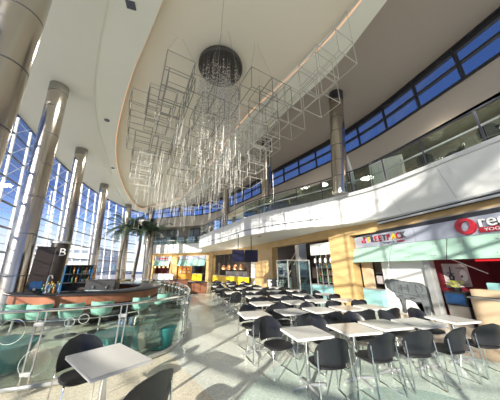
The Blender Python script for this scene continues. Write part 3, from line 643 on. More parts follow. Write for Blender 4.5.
# lounge cafe tables inside the far side of the guard
for i,(x,y) in enumerate([(-1.6,15.9),(-5.9,15.2),(-6.3,18.6)]):
    w=['round lounge table right of the palms','nearer round table left of the palms','farther round table left of the palms'][i]
    t=thing('lounge_table','dark '+w,'table',(x,y,0),0,'lounge tables near the palms')
    MB().lathe([(.33,.70),(.34,.71),(.33,.73)],28,(x,y,0)).build('tabletop','black',t,smooth=True); MB().lathe([(.2,0),(.19,.02),(.03,.05),(.03,.70)],20,(x,y,0)).build('pedestal','chrome',t,smooth=True)
    put_c(x-.05,y+.75,PI,'black chair behind the '+w); put_c(x-.62,y+.1,-PI/2,'black chair left of the '+w)
# ------------------------------------------------------------------ palms
def frond_mb(L,lift,droop,az,w):
    mb=MB(); pts=[]; n=12
    for k in range(n+1):
        s=k/n; r=L*s*(1-.18*s*droop); z=lift*L*s-droop*L*.75*s*s; pts.append(Vector((r*math.cos(az),r*math.sin(az),z)))
    mb.tube(pts,[.022*(1-.8*k/n)+.004 for k in range(n+1)],5)
    for k in range(2,n*3):
        s=k/(n*3); i=min(int(s*n),n-1); p=pts[i].lerp(pts[i+1],s*n-i); t=(pts[i+1]-pts[i]).normalized(); sd=t.cross(Vector((0,0,1))).normalized()
        l=w*math.sin(PI*min(1,.15+s*.85))**.6
        for q in (-1,1):
            e=p+(sd*q*.75+t*.65+Vector((0,0,-.25))).normalized()*l; h=t*.02
            mb.add([p-h,p+h,e+h*.3,e-h*.3],[(0,1,2,3)])
    return mb
def palm(x,y,h,L,label,seed,grp='indoor palms',n=22):
    random.seed(seed); t=thing('palm_tree',label,'palm tree',(x,y,0),0,grp)
    k=10; mb=MB(); pts=[(x+.06*math.sin(i*.5+seed),y+.05*math.cos(i*.4),h*i/k) for i in range(k+1)]; mb.tube(pts,[.13-.04*i/k+(.04 if i==0 else 0) for i in range(k+1)],12); mb.build('trunk','bark',t,smooth=True)
    for i in range(n):
        m=frond_mb(L*random.uniform(.8,1.1),random.uniform(.25,1.25),random.uniform(.6,1.35),2*PI*i/n*1.9+random.uniform(-.2,.2),L*.24); m.v=[tuple(Vector(v)+Vector(pts[-1])) for v in m.v]; m.build('frond','leaf',t)
    return t
palm(-4.35,16.3,4.3,1.75,'leftmost of the three indoor palms behind the bar',2)
palm(-3.62,17.4,4.35,1.5,'middle of the three indoor palms behind the bar',4)
palm(-2.66,17.0,4.3,1.6,'rightmost of the three indoor palms behind the bar',6)
# palms outside the glass, behind the camera, whose shade falls on the balcony front
palm(-3.0,-8.0,9.2,2.6,'tall outdoor palm outside the glass wall, shading the white balcony front',8,'outdoor palms',30)
palm(-1.9,-10.6,9.6,2.6,'tall outdoor palm outside the glass wall, farther right, shading the balcony front',10,'outdoor palms',30)
# ------------------------------------------------------------------ burger and yogurt shopfronts (wall plane x = 8.2, reading towards -y)
RW=Matrix(((0,0,-1,0),(-1,0,0,0),(0,1,0,0),(0,0,0,1)))
sb=thing('shop_sign','silver sign band with colourful burger shop lettering at left of the yogurt sign','sign',(8.2,7.6,2.64))
MB().cbox(8.12,8.3,6.0,9.05,2.64,3.18,.01).build('band','sign',sb)
cols=['ink','gold','red','ink','red','ink','gold','gold','red','ink']; yy=8.42
for ch,m in zip('STREETPACK',['red','gold','ink','red','red','ink','red','gold','red','ink']):
    text('letter',ch,.37,'ink',sb,Vector((8.115,yy+.01,2.845)),RW,.01,.86); text('letter',ch,.35,m,sb,Vector((8.09,yy,2.855)),RW,.025,.86); yy-=.215
text('subtitle','burgers &',.13,'ink',sb,Vector((8.10,7.35,2.72)),RW,.006); text('subtitle','shakes',.13,'red',sb,Vector((8.10,6.72,2.72)),RW,.006)
mb=MB(); mb.cbox(8.08,8.12,7.9,8.45,3.12,3.16,.004); mb.build('trim_bar','ink',sb)
st=[]
for k in range(10):
    r=.085 if k%2==0 else .035; st.append((r*math.cos(PI/2+k*PI/5),r*math.sin(PI/2+k*PI/5)))
mb=MB(); mb.prism(st,0,.03); mb.v=[tuple(Matrix.Translation((8.12,8.52,2.93))@RW@Vector(v)) for v in mb.v]; mb.build('star','red',sb)
s2=thing('shop_sign','silver sign band with red ring emblem and white word red over yogurt shop','sign',(8.2,4.4,2.64))
MB().cbox(8.12,8.3,1.2,5.98,2.64,3.18,.01).build('band','sign',s2)
R=[]
n=40
for (ro,dz) in ((1,0),(1.02,.04),(.95,.08),(.56,.08),(.52,.04),(.52,0)):
    row=[]
    for k in range(n):
        a=2*PI*k/n; x=.27*ro*math.cos(a); y=.25*ro*math.sin(a)
        if ro<.6: x*=.8; y*=1.2; x+=.0
        c,s=math.cos(-.55),math.sin(-.55); x,y=(x*c-y*s,x*s+y*c) ; row.append(Vector((8.12-dz,4.36-x,2.93+y)))
    R.append(row)
mb=MB(); mb.strips(R+[R[0]],closed=True); mb.build('ring_emblem','red',s2,smooth=True)
text('word','red',.50,'ink',s2,Vector((8.10,4.035,2.835)),RW,.02); text('word','red',.48,'ltr',s2,Vector((8.06,4.03,2.845)),RW,.03)
MB().cbox(8.06,8.12,2.9,4.06,2.69,2.83,.012).build('banner','red',s2); text('banner_text','YOGURT',.115,'ltr',s2,Vector((8.05,3.93,2.72)),RW,.008,1.35)
MB().box(8.22,8.5,.6,9.05,3.18,3.34).build('shade_gap','dark',struct=True)  # dark strip stands in for the shade in the recess above the signs
def fin(y0,y1,label,grp):
    t=thing('glass_canopy',label,'canopy',(7.9,(y0+y1)/2,2.0),0,grp)
    mb=MB(); q=[(8.10,2.63),(8.085,2.63),(7.805,1.97),(7.82,1.965)]; mb.strips([[(x,y0,z) for x,z in q],[(x,y1,z) for x,z in q]],closed=True); mb.f.append((0,1,2,3)); mb.f.append((7,6,5,4)); mb.build('glass','mintglass',t)
    k=y0+.35
    while k<y1:
        for f_ in (.22,.78):
            for dy in (-.06,.06):
                x=8.09-.285*f_; z=2.63-.66*f_; mb=MB(); mb.tube([(x-.03,k+dy,z+.01),(x+.02,k+dy,z-.01)],.018,8); mb.build('standoff','palegrey',t)
        k+=.9
fin(7.0,9.1,'mint glass canopy below the burger lettering','mint glass canopies'); fin(4.95,6.97,'mint glass canopy between the burger lettering and the red ring emblem','mint glass canopies'); fin(1.5,4.92,'mint glass canopy below the red ring emblem and yogurt banner','mint glass canopies')
# bull diagram wall
bw=MB().box(8.4,8.6,5.95,7.95,0,2.64).build('wall_panel','paper',struct=True)
dg=thing('cow_diagram','grey butcher cut diagram of a cow on the white wall panel','wall print',(8.39,7.0,.0))
CO=[(.02,1.19),(.00,1.10),(.03,1.05),(.06,.92),(.14,.88),(.24,.80),(.36,.74),(.43,.60),(.52,.55),(.60,.52),(.60,.30),(.57,.10),(.62,.05),(.72,.05),(.74,.12),(.74,.35),(.78,.54),(.95,.56),(1.12,.50),(1.22,.44),(1.36,.52),(1.40,.46),(1.42,.20),(1.40,.08),(1.48,.03),(1.58,.05),(1.60,.14),(1.64,.30),(1.72,.22),(1.78,.24),(1.74,.48),(1.72,.80),(1.68,1.02),(1.58,1.14),(1.40,1.18),(1.10,1.19),(.80,1.20),(.50,1.24),(.34,1.26),(.24,1.22),(.14,1.24)]
def cowp(x,z): return (7.92-x*1.04,z*1.02-.02)
mb=MB(); bm=bmesh.new(); A=[cowp(*p) for p in CO]; vs=[bm.verts.new((8.388,y,z)) for y,z in A]; bm.faces.new(vs); bmesh.ops.triangulate(bm,faces=bm.faces[:]); r=bmesh.ops.extrude_face_region(bm,geom=bm.faces[:]); [setattr(v,'co',v.co+Vector((.012,0,0))) for v in r['geom'] if isinstance(v,bmesh.types.BMVert)]; mb.bm(bm); mb.build('body_print','cow',dg)
mb=MB(); pl=[Vector((8.384,y,z)) for y,z in A]; mb.tube(pl+[pl[0]],.012,4)
for L_ in ([(.45,1.22),(.40,1.0),(.36,.80)],[(.62,1.2),(.60,.95),(.55,.72)],[(.36,.80),(.7,.74),(1.1,.72),(1.36,.70)],[(.86,1.19),(.92,.95),(1.0,.73)],[(1.08,1.18),(1.2,.95),(1.36,.70)],[(1.24,1.17),(1.42,.92),(1.50,.62)],[(1.42,1.16),(1.56,.95),(1.64,.7)],[(.42,.62),(.7,.60),(.8,.55)],[(1.36,.70),(1.44,.5)],[(.12,1.22),(.2,1.0),(.24,.82)]):
    mb.tube([Vector((8.384,*cowp(x,z))) for x,z in L_],.010,4)
for (x,z,w,h) in [(.70,.95,.05,.30),(.98,.98,.05,.28),(1.28,.98,.06,.26),(1.50,1.0,.05,.26),(.62,.66,.2,.05),(1.05,.62,.22,.06),(.66,.3,.08,.2),(1.5,.3,.09,.22)]:
    y,zz=cowp(x,z); k=.0
    for j in range(4):
        if h>w: mb.box(8.382,8.388,y-w/2,y+w/2,zz-h/2+j*h/4,zz-h/2+j*h/4+h*.14)
        else: mb.box(8.382,8.388,y-w/2+j*w/4,y-w/2+j*w/4+w*.16,zz-h/2,zz+h/2)
mb.build('cut_lines','ink',dg)
MB().cbox(8.15,8.4,5.72,5.95,0,2.64,.01).build('wall_post','palegrey',struct=True)
# left part of the burger shop
MB().box(8.35,8.5,8.55,9.1,0,2.64).build('wall_panel.001','cream',struct=True)
MB().box(9.2,9.3,7.4,10.2,0,2.64).build('wall_panel.002','shopdark',struct=True)
wc=thing('shop_counter','aqua tiled low counter front left of the cow diagram wall','counter',(8.3,8.35,0)); MB().cbox(8.12,8.42,7.95,8.98,0,.78,.01).build('front','aqua',wc); MB().cbox(8.08,8.46,7.93,9.0,.78,.82,.008).build('worktop','palegrey',wc)
mn=thing('menu_board','dark framed menu board in the opening left of the cow wall','menu',(8.8,8.2,1.1)); MB().cbox(8.8,8.86,7.9,8.75,1.45,2.1,.01).build('board','stainlesskit',mn); MB().cbox(8.8,8.86,7.9,8.75,1.0,1.36,.01).build('lower_board','pinkpaper',mn)
# yogurt shop
MB().box(8.5,11.5,5.80,5.95,0,2.64).build('wall_panel.003','redwall',struct=True); MB().box(11.4,11.55,-1,5.95,0,2.64).build('wall_panel.004','redwall',struct=True); MB().box(8.4,11.5,-1,5.95,2.64,2.75).build('ceiling_shop','redwall',struct=True)
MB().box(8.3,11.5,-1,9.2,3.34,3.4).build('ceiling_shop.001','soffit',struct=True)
po=thing('poster','pale pink framed poster with fruit drawings on the maroon side wall','poster',(9.45,5.79,1.1)); MB().cbox(8.82,10.1,5.77,5.80,1.06,1.86,.005).build('sheet','pinkpaper',po)
mb=MB(); mb.tube([(9.15,5.762,1.32),(9.05,5.762,1.30),(9.03,5.762,1.42),(9.13,5.762,1.5),(9.24,5.762,1.42),(9.2,5.762,1.3),(9.1,5.762,1.28)],.03,5); mb.tube([(9.12,5.762,1.5),(9.16,5.762,1.75)],.02,5); mb.tube([(8.98,5.762,1.55),(9.3,5.762,1.52)],.015,5); mb.build('cup_drawing','ink',po)
mb=MB(); mb.lathe([(.18,-.006),(.2,.0),(.18,.006)],24); mb.v=[(9.78+v[0],5.763+v[2],1.45+v[1]) for v in mb.v]; mb.build('bowl_drawing','ltr',po); mb=MB(); 
for k in range(5): mb.box(9.45,9.98-.08*(k%2),5.76,5.768,1.72-.03*k if k<2 else 1.22-.03*k,1.732-.03*k if k<2 else 1.232-.03*k)
mb.box(9.6,9.7,5.752,5.77,1.38,1.46); mb.build('print_lines','ink',po)
ct=thing('shop_counter','cream fronted yogurt counter with pale top at the right edge','counter',(8.55,3.6,0))
for k in range(4): MB().cbox(8.42,8.46,1.8+k*.8,2.57+k*.8,0.02,.84,.006).build('front_panel','cream',ct)
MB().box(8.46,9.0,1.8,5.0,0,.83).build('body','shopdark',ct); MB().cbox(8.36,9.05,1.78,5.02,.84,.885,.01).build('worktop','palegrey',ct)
cs=thing('display_case','black display case with blue lit front left of the yogurt counter','display case',(8.5,5.35,0)); MB().cbox(8.42,8.95,5.08,5.66,0,.56,.01).build('base','stainlesskit',cs); MB().cbox(8.40,8.97,5.06,5.68,.56,.98,.015).build('body','black',cs); MB().cbox(8.38,8.41,5.10,5.64,.62,.92,.004).build('blue_front','bluescreen',cs)
fl=thing('potted_flowers','bunch of yellow-green flowers in a pot on top of the display case','plant',(8.65,5.38,.98)); MB().lathe([(.09,0),(.12,.12),(.11,.12)],16,(8.65,5.38,.98)).build('pot','black',fl,smooth=True)
random.seed(21)
for k in range(22):
    a=random.uniform(0,2*PI); r=.24*math.sqrt(random.random()); h=.16+.16*random.random(); c=Vector((8.65+r*math.cos(a),5.38+r*math.sin(a),.98+h)); mb=MB()
    mb.tube([(8.65,5.38,1.08),tuple(c)],.005,4)
    for j in range(6):
        b=j*PI/3; e=Vector((math.cos(b),math.sin(b),.35)); s=Vector((-math.sin(b),math.cos(b),0)); mb.add([c,c+e*.05+s*.028,c+e*.085,c+e*.05-s*.028],[(0,1,2,3)])
    mb.build('bloom','flower',fl)
bxx=thing('wooden_box','open pale wooden box standing on the yogurt counter','box',(8.7,4.55,.885))
for q in ((8.5,8.52,4.1,4.98,0,.2),(8.88,8.9,4.1,4.98,0,.2),(8.5,8.9,4.1,4.12,0,.2),(8.5,8.9,4.96,4.98,0,.2),(8.5,8.9,4.1,4.98,0,.02)): MB().cbox(*q[:4],.885+q[4],.885+q[5],.004).build('board','cream',bxx)
ps=thing('cash_register','teal backed till on the yogurt counter behind the wooden box','till',(9.3,4.7,.885)); MB().cbox(9.1,9.3,4.55,4.85,1.02,1.27,.02,None).build('screen_back','aqua',ps); MB().cbox(9.08,9.24,4.6,4.8,.885,1.02,.01).build('stand','dark',ps)
for (y,l) in ((3.95,'white cup stack on the yogurt counter, nearer the right edge'),(5.0,'white cup stack on the yogurt counter beside the display case')):
    solo('paper_cup',MB().lathe([(.035,0),(.05,.13),(.05,.16),(.035,.16)],14,(8.72,y,.885)),'paper',l,'cup',smooth=True)
ls=thing('light_strip','red light strip high in the yogurt shop beneath the canopy','light',(9.4,3.5,1.98)); MB().cbox(9.4,9.5,2.0,5.1,1.93,1.99,.01).build('tube','redled',ls); MB().cbox(9.42,9.48,2.0,5.1,1.99,2.64,.005).build('hanger','redwall',ls)
mp=thing('menu_sign','pair of white menu panels above the red light strip in the yogurt shop','menu',(9.35,4.25,2.02))
MB().box(9.34,9.37,3.4,5.05,2.02,2.66).build('backing','redwall',mp)
for (y0,y1) in ((4.35,5.0),(3.5,4.2)): MB().cbox(9.3,9.34,y0,y1,2.02,2.3,.006).build('panel','paper',mp)
pdl=thing('pendant_lamp','thin white angled pendant rod lamp hanging in the yogurt shop','lamp',(8.8,4.9,2.64)); MB().tube([(8.8,5.4,2.0),(8.9,4.6,1.55)],.014,6).build('light_rod','ltr',pdl); MB().tube([(8.85,5.0,2.64),(8.85,5.0,1.76)],.005,5).build('cable','dark',pdl)
# ------------------------------------------------------------------ middle portal: corridor, glass enclosure, bottle shop, bins
ge=thing('glass_enclosure','freestanding glass enclosure with steel frame in the dark portal','enclosure',(6.15,12.2,0),.12)
for x,y in ((-.75,-.6),(.75,-.6),(.75,.6),(-.75,.6),(0,-.6),(0,.6)): MB().cbox(x-.03,x+.03,y-.03,y+.03,0,2.15,.006).build('post','palegrey',ge,world=False)
for z in (.08,2.12): MB().cbox(-.78,.78,-.63,.63,z,z+.05,.008).build('frame_band','palegrey',ge,world=False) if z>1 else MB().cbox(-.78,.78,-.63,.63,0,.08,.008).build('base','palegrey',ge,world=False)
for y in (-.6,.6): MB().box(-.75,.75,y-.006,y+.006,.1,2.1).build('glass_panel','glassb',ge,world=False)
for x in (-.75,.75): MB().box(x-.006,x+.006,-.6,.6,.1,2.1).build('glass_panel','glassr',ge,world=False)
MB().cbox(-.12,.12,-.1,.1,.08,1.9,.02).build('mast','dark',ge,world=False); MB().cbox(-.5,-.3,-.2,.2,.08,1.2,.02).build('control_box','palegrey',ge,world=False)
pc=solo('square_pier',MB().cbox(7.6,8.2,14.0,14.6,0,3.88,.02),'palegrey','grey square pier inside the dark portal behind the glass enclosure','pillar')
es=thing('escalator','dark escalator ramp rising inside the portal left of the glass enclosure','escalator',(7.9,16.2,0))
mb=MB(); q=[(7.0,15.4),(8.2,15.4),(8.2,16.6),(7.0,16.6)]; 
mb.add([(7.1,15.2,0),(7.1,16.1,0),(8.9,16.1,2.6),(8.9,15.2,2.6),(7.1,15.2,.35),(7.1,16.1,.35),(8.9,16.1,2.95),(8.9,15.2,2.95)],[(0,1,2,3),(7,6,5,4),(0,4,5,1),(1,5,6,2),(2,6,7,3),(3,7,4,0)]); mb.build('truss','shopdark',es)
for y in (15.2,16.1): MB().tube([(7.0,y,1.0),(7.2,y,1.15),(8.9,y,3.6)],.05,8).build('handrail','cream',es,smooth=True)
for i,(x,y,m,l) in enumerate([(5.72,15.05,'paper','white litter bin at left of the pair before the portal'),(5.98,14.75,'black','black litter bin in the middle of the row before the portal'),(6.22,14.4,'paper','white litter bin nearest the glass enclosure')]):
    t=thing('litter_bin',l,'bin',(x,y,0),.3,'litter bins by the portal'); MB().cbox(-.17,.17,-.17,.17,0,.92,.015).build('body',m,t,world=False); MB().cbox(-.175,.175,-.175,.175,.92,.99,.02).build('lid','dark',t,world=False); MB().box(-.1,.1,-.18,-.17,.72,.84).build('slot','dark',t,world=False)
hs=thing('shop_sign','blank white header panel over the bottle shop right of the portal','sign',(7.42,11,2.4)); 
def wallquad(name,p,q,z0,z1,m,par,th=.06):
    p=Vector((*p,0)); q=Vector((*q,0)); t=(q-p).normalized(); nn=Vector((t.y,-t.x,0)); nn=nn if nn.x>0 else -nn
    P=[p,q,q+nn*th,p+nn*th]; return MB().prism([(v.x,v.y) for v in P],z0,z1).build(name,m,par)
wallquad('panel','(' and (7.52,10.2),(7.25,11.9),2.45,3.1,'paper',hs)
cb=thing('shop_counter','aqua tiled bottle shop counter between the honey pier and the glass enclosure','counter',(7.4,11,0)); wallquad('front',(7.42,10.3),(7.12,12.0),0,.78,'aqua',cb,.5); wallquad('worktop',(7.40,10.28),(7.10,12.02),.78,.82,'palegrey',cb,.56)
sh=thing('display_shelf','dark glazed display cabinet with lit bottles behind the aqua counter','cabinet',(8.0,11.2,0)); wallquad('back',(8.25,10.3),(7.95,12.2),0,2.5,'shopdark',sh,.05)
for z in (.9,1.3,1.7,2.1): wallquad('shelf',(8.0,10.35),(7.72,12.1),z,z+.03,'stainlesskit',sh,.3)
for k in range(5):
    f_=k/4; x=8.0-.28*f_; y=10.35+1.75*f_; MB().cbox(x-.02,x+.02,y-.02,y+.02,.0,2.5,.004).build('upright','palegrey',sh)
for lv,z in enumerate((.93,1.33,1.73)):
    for k in range(9):
        f_=(k+.5)/9; bottle(8.12-.28*f_,10.38+1.72*f_,z+.003,.20+.04*((k+lv)%3),('bottleg','bottlea','bottleb','bottleg')[(k*3+lv)%4],'bottle on the %s shelf of the bottle shop cabinet'%('lowest','middle','upper')[lv],'bottles on the %s cabinet shelf'%('lowest','middle','upper')[lv])
for k in range(4):
    y=10.45+k*.42; x=7.62-.16*(y-10.3); t=thing('pendant_lamp','slim glass pendant lamp over the aqua bottle shop counter, %s from the right'%ORD[k],'lamp',(x,y,2.1),0,'pendants over the bottle shop counter'); MB().tube([(x,y,2.25),(x,y,3.3)],.006,5).build('cord','dark',t); MB().lathe([(.05,2.0),(.06,2.05),(.05,2.22),(.02,2.26)],14,(x,y,0)).build('shade','ltr',t,smooth=True)
# ------------------------------------------------------------------ hanging televisions
for k,(x0,x1,l) in enumerate([(2.9,3.62,'left hanging television screen under the curved balcony'),(3.64,4.34,'right hanging television screen under the curved balcony, deep blue')]):
    pass
tv=thing('television','pair frame of black hanging televisions under the curved balcony','television',(4.25,14.1,2.1),-.20)
tv['label']='left hanging television under the curved balcony, nearer the yellow counter'
for par,xo in ((tv,-.40),):
    pass
def tvb(t,w):
    R=Matrix.Rotation(.22,4,'X')
    MB().cbox(-w/2,w/2,-.05,.05,0,.78,.02,R).build('casing','black',t,world=False); MB().box(-w/2+.03,w/2-.03,-.056,-.049,.04,.74,R).build('screen','screen',t,world=False); MB().tube([(0,.02,.6),(0,.02,1.78)],.03,8).build('ceiling_mount','dark',t,world=False)
tv.location=(3.10,13.95,2.08); tvb(tv,.78)
tv2=thing('television','right hanging television under the curved balcony, in front of the honey pier','television',(3.95,13.75,2.08),-.22,'hanging televisions'); tv['group']='hanging televisions'; tvb(tv2,.86)
# ------------------------------------------------------------------ far food counters
def counter(name,label,p,q,h,m,d=.6,kick=True):
    t=thing(name,label,'counter',((p[0]+q[0])/2,(p[1]+q[1])/2,0)); wallquad('front',p,q,.12,h,m,t,.05); wallquad('kick',(p[0]+.06,p[1]+.03),(q[0]+.06,q[1]+.03),0,.12,'dark',t,.05); wallquad('worktop',p,q,h,h+.04,'palegrey',t,d); return t
counter('food_counter','long yellow fronted food counter below the hanging televisions',(5.55,20.2),(3.0,27.6),.85,'yellow')
counter('food_counter','short bright yellow counter farther left, behind the brown wooden booth',(1.8,29.7),(.6,31.2),.95,'yellow')
counter('food_counter','white fronted far counter below the left mint canopy',(-1.9,32.4),(-4.6,33.5),.9,'paper')
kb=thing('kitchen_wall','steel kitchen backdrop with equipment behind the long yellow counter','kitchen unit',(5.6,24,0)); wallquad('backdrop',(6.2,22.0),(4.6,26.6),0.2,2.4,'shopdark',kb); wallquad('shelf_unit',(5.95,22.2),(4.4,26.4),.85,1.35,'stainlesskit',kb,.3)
for k,(x,y) in enumerate([(5.33,22.3),(4.98,23.6),(4.5,25.0),(4.1,26.1)]):
    t=thing('heat_lamp','glowing copper heat lamp above the yellow counter, %s from the right'%ORD[k],'lamp',(x,y,1.75),0,'heat lamps over the yellow counter'); MB().lathe([(.33,1.55),(.30,1.72),(.16,1.98),(.05,2.05)],18,(x,y,0)).build('shade','lampshade',t,smooth=True); MB().lathe([(.26,1.57),(.2,1.54),(0,1.52)],16,(x,y,0)).build('bulb','lamp',t,smooth=True); MB().tube([(x,y,2.0),(x,y,3.3)],.02,5).build('cord','dark',t)
def far_canopy(p,q,z0,z1,label,n):
    t=thing('glass_canopy',label,'canopy',((p[0]+q[0])/2,(p[1]+q[1])/2,z0),0,'far mint glass canopies'); p=Vector((*p,0)); q=Vector((*q,0)); nn=Vector(((q-p).y,-(q-p).x,0)).normalized(); nn=nn if nn.y<0 else -nn
    for k in range(n):
        a=p.lerp(q,k/n+.02/n); b=p.lerp(q,(k+1)/n-.02/n); mb=MB(); P=[[V2(v,z1),V2(v,z0)+nn*.35,V2(v,z0-.02)+nn*.33,V2(v,z1-.02)] for v in (a,b)]; mb.strips(P,closed=True); mb.f.append((0,1,2,3)); mb.f.append((7,6,5,4)); mb.build('glass','mintglass' if k%3 else 'aqua',t)
far_canopy((2.3,29.9),(-1.3,33.4),2.0,2.85,'mint glass canopy over the orange lit far stall, right of the far pier',7)
far_canopy((-2.6,34.3),(-5.0,35.7),1.95,2.7,'mint glass canopy on the far left stall beside the palms',6)
mb=MB(); wo=MB().box(-1.3,1.6,33.6,33.7,0,2.8).build('wall_panel.005','orange',struct=True)
sg=thing('shop_sign','small red lettered sign above the far left mint canopy','sign',(-3.8,35.1,2.8)); wallquad('band',(-2.6,34.4),(-5.0,35.8),2.75,3.3,'sign',sg); mb=MB()
for k in range(7): mb.box(-3.1-.2*k,-3.1-.2*k+.13,34.58+.117*k,34.68+.117*k,2.92,3.12)
mb.build('letters','red',sg)
sg=thing('shop_sign','plain grey sign band above the mint canopy over the orange stall','sign',(.5,31,2.9)); wallquad('band',(2.3,29.95),(-1.3,33.45),2.88,3.35,'sign',sg)
pm=MB().prism([(-2.5,36.2),(-5.6,37.9),(-5.7,37.8),(-2.6,36.1)],0,2.6).build('wall_panel.006','redwall',struct=True)
for k in range(4):
    x=-2.9-.62*k; y=34.75+.36*k; t=thing('pendant_lamp','small glowing pendant lamp in the far left stall, %s from the right'%ORD[k],'lamp',(x,y,1.9),0,'pendants in the far left stall'); MB().lathe([(.10,1.72),(.12,1.80),(.03,1.95)],14,(x,y,0)).build('shade','lamp',t,smooth=True); MB().tube([(x,y,1.94),(x,y,2.75)],.01,5).build('cord','dark',t)
fr_=thing('drinks_fridge','dark drinks fridge at right in the orange lit far stall','fridge',(1.05,32.3,0),.8); MB().cbox(-.45,.45,-.3,.3,0,2.0,.03).build('body','black',fr_,world=False); MB().cbox(-.38,.38,-.33,-.30,.25,1.7,.01).build('glass_door','shopdark',fr_,world=False); MB().cbox(-.4,.4,-.33,-.30,1.75,1.95,.01).build('lit_header','bluescreen',fr_,world=False)
wsf=thing('wall_shelf','pale shelves of stacked packages on the orange wall of the far stall','shelf',(-.4,33.4,1.0)); 
for z in (1.0,1.4,1.8): MB().cbox(-1.1,.4,33.35,33.6,z,z+.03,.005).build('shelf','cream',wsf)
for k in range(7): solo('package',MB().cbox(-1.05+.2*k,-1.05+.2*k+.14,33.38,33.56,1.03+.4*(k%3),1.03+.4*(k%3)+.26,.01),('paper','red','cream')[k%3],'small package on the pale shelves in the far orange stall','package','packages in the orange stall')
bt=thing('wooden_booth','red-brown wooden booth divider standing right of the guard end','booth',(.75,16.6,0))
MB().cbox(.1,1.4,16.4,16.75,0,.72,.02).build('panel','wood',bt); MB().cbox(.05,1.45,16.35,16.8,.72,.76,.01).build('cap','dark',bt)
for x in (.3,.75,1.2): MB().cbox(x-.17,x+.17,16.37,16.40,.1,.66,.01).build('inset_panel','copper',bt)
bt=thing('wooden_booth','longer dark wooden booth divider behind the guard end, farther left','booth',(-.7,17.6,0)); MB().cbox(-1.6,.1,17.5,17.85,0,.85,.02).build('panel','wood',bt); MB().cbox(-1.65,.15,17.45,17.9,.85,.89,.01).build('cap','dark',bt)
# mezzanine seating behind the railing
for i,(x,y,a) in enumerate([(8.25,2.3,1.2),(8.3,3.2,-1.3),(8.2,4.1,.9),(8.25,5.0,-1.1),(8.25,1.3,.5)]):
    put_c(x,y,a,'black shell chair on the mezzanine behind the railing, %s from the right'%ORD[i],4.86)
mw=thing('privacy_screen','large white slanted screen board standing on the mezzanine right of the column','screen',(8.3,6.7,4.86),-1.0)
MB().cbox(-.7,.7,-.04,.04,.25,2.0,.02,Matrix.Rotation(-.30,4,'X')).build('board','paper',mw,world=False)
for x in (-.6,.6): MB().tube([(x,-.1,0),(x,.35,1.6)],.025,6).build('leg','palegrey',mw,world=False)
ub=thing('umbrella','closed white umbrella standing on the mezzanine beside the slanted white screen','umbrella',(7.45,7.75,4.86)); MB().tube([(7.45,7.75,4.86),(7.35,7.85,7.2)],.02,6).build('pole','palegrey',ub); MB().tube([(7.42,7.78,5.6),(7.39,7.81,6.2),(7.36,7.84,7.15)],[.11,.13,.03],10).build('folded_canopy','paper',ub,smooth=True)
# ------------------------------------------------------------------ exterior
def building(x0,x1,y0,y1,h,nf,nw,label,axis=0):
    b=thing('building',label,'building',((x0+x1)/2,(y0+y1)/2,-.5),0,'pale buildings outside the glass'); MB().box(x0,x1,y0,y1,-.5,h).build('walls','bldg',b); MB().box(x0-.4,x1+.4,y0-.4,y1+.4,h,h+.5).build('parapet','conc',b)
    for f_ in range(nf):
        z=h*(f_+.35)/nf; MB().box(x1,x1+.05,y0+1,y1-1,z,z+h/nf*.35).build('window_band','bwin',b); MB().box(x0+1,x1-1,y0-.05,y0,z,z+h/nf*.35).build('window_band','bwin',b)
building(-62,-44,2,26,5.5,3,8,'low pale building seen through the glass wall at the left edge'); building(-72,-54,34,66,7,3,9,'pale building seen through the glass wall behind the dark kiosks'); building(-50,-30,82,110,8,3,9,'far pale building seen through the glass wall behind the palms')
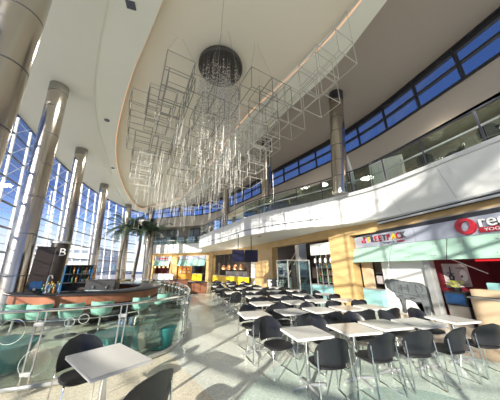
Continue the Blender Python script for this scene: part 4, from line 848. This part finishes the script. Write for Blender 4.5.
# ------------------------------------------------------------------ sky and lights
w=bpy.data.worlds.new('sky'); sc.world=w; w.use_nodes=True; nt=w.node_tree; N=nt.nodes; L=nt.links; bg=N['Background']
tc=N.new('ShaderNodeTexCoord'); sx=N.new('ShaderNodeSeparateXYZ'); L.new(tc.outputs['Generated'],sx.inputs[0]); cr=N.new('ShaderNodeValToRGB'); L.new(sx.outputs[2],cr.inputs[0])
e=cr.color_ramp.elements; e[0].position=0; e[0].color=(.72,.76,.80,1); e[1].position=.6; e[1].color=(.028,.065,.20,1); q=e.new(.10); q.color=(.62,.72,.85,1); q=e.new(.16); q.color=(.28,.46,.85,1); q=e.new(.23); q.color=(.07,.16,.48,1); q=e.new(.33); q.color=(.042,.10,.31,1)
L.new(cr.outputs[0],bg.inputs[0]); bg.inputs[1].default_value=1.3
def light(kind,name,loc,energy,col=(1,1,1),**k):
    l=bpy.data.lights.new(name,kind); l.energy=energy; l.color=col
    for a,b in k.items(): setattr(l,a,b)
    o=bpy.data.objects.new(name,l); COL.objects.link(o); o.location=loc; return o
az=Vector((.66,.75,0)).normalized(); el=math.radians(17.8); dirv=az*math.cos(el)+Vector((0,0,-math.sin(el)))
s=light('SUN','sun',(0,0,20),7.4,(1,.93,.81),angle=math.radians(.6)); s.rotation_euler=dirv.to_track_quat('-Z','Y').to_euler()
# added soft fill lights under the hall ceiling, without fittings of their own
for (x,y,e_) in [(-4.5,9,90),(-6,17,90),(-6.6,25,120)]:
    a=light('AREA','hall_fill',(x,y,9.95 if x<4 else 9.95),e_,(1,.94,.84),size=1.2); a.data.shape='DISK'
for (x,y,z,e_) in [(9.3,1.5,6.9,30),(9.2,5,6.9,30),(6.9,12,6.5,50),(4.8,20,6.5,60),(9.8,3.5,2.5,16),(8.8,8.2,2.5,6),(7.6,11.2,2.4,7),(7.3,14.6,3.7,20),(5.2,23.5,3.0,90),(.4,31.8,2.6,90),(-3.5,33.9,2.6,50)]:
    light('POINT','interior_fill',(x,y,z),e_,(1,.85,.66),shadow_soft_size=.25)  # added warm fill for shops and mezzanine, mostly without fittings
# ------------------------------------------------------------------ camera
F=210.; PITCH=math.radians(17.9); YAW=math.radians(15.7)
cam=bpy.data.cameras.new('camera'); co=bpy.data.objects.new('camera',cam); COL.objects.link(co); sc.camera=co
cam.sensor_width=36; cam.sensor_fit='HORIZONTAL'; cam.lens=F/500*36; cam.clip_start=.05; cam.clip_end=400
co.location=(0,0,1.72); co.rotation_euler=(PI/2+PITCH,0,-YAW)
sc.view_settings.view_transform='Standard'; sc.view_settings.look='None'; sc.view_settings.gamma=1; sc.view_settings.use_curve_mapping=False; sc.view_settings.exposure=0.34
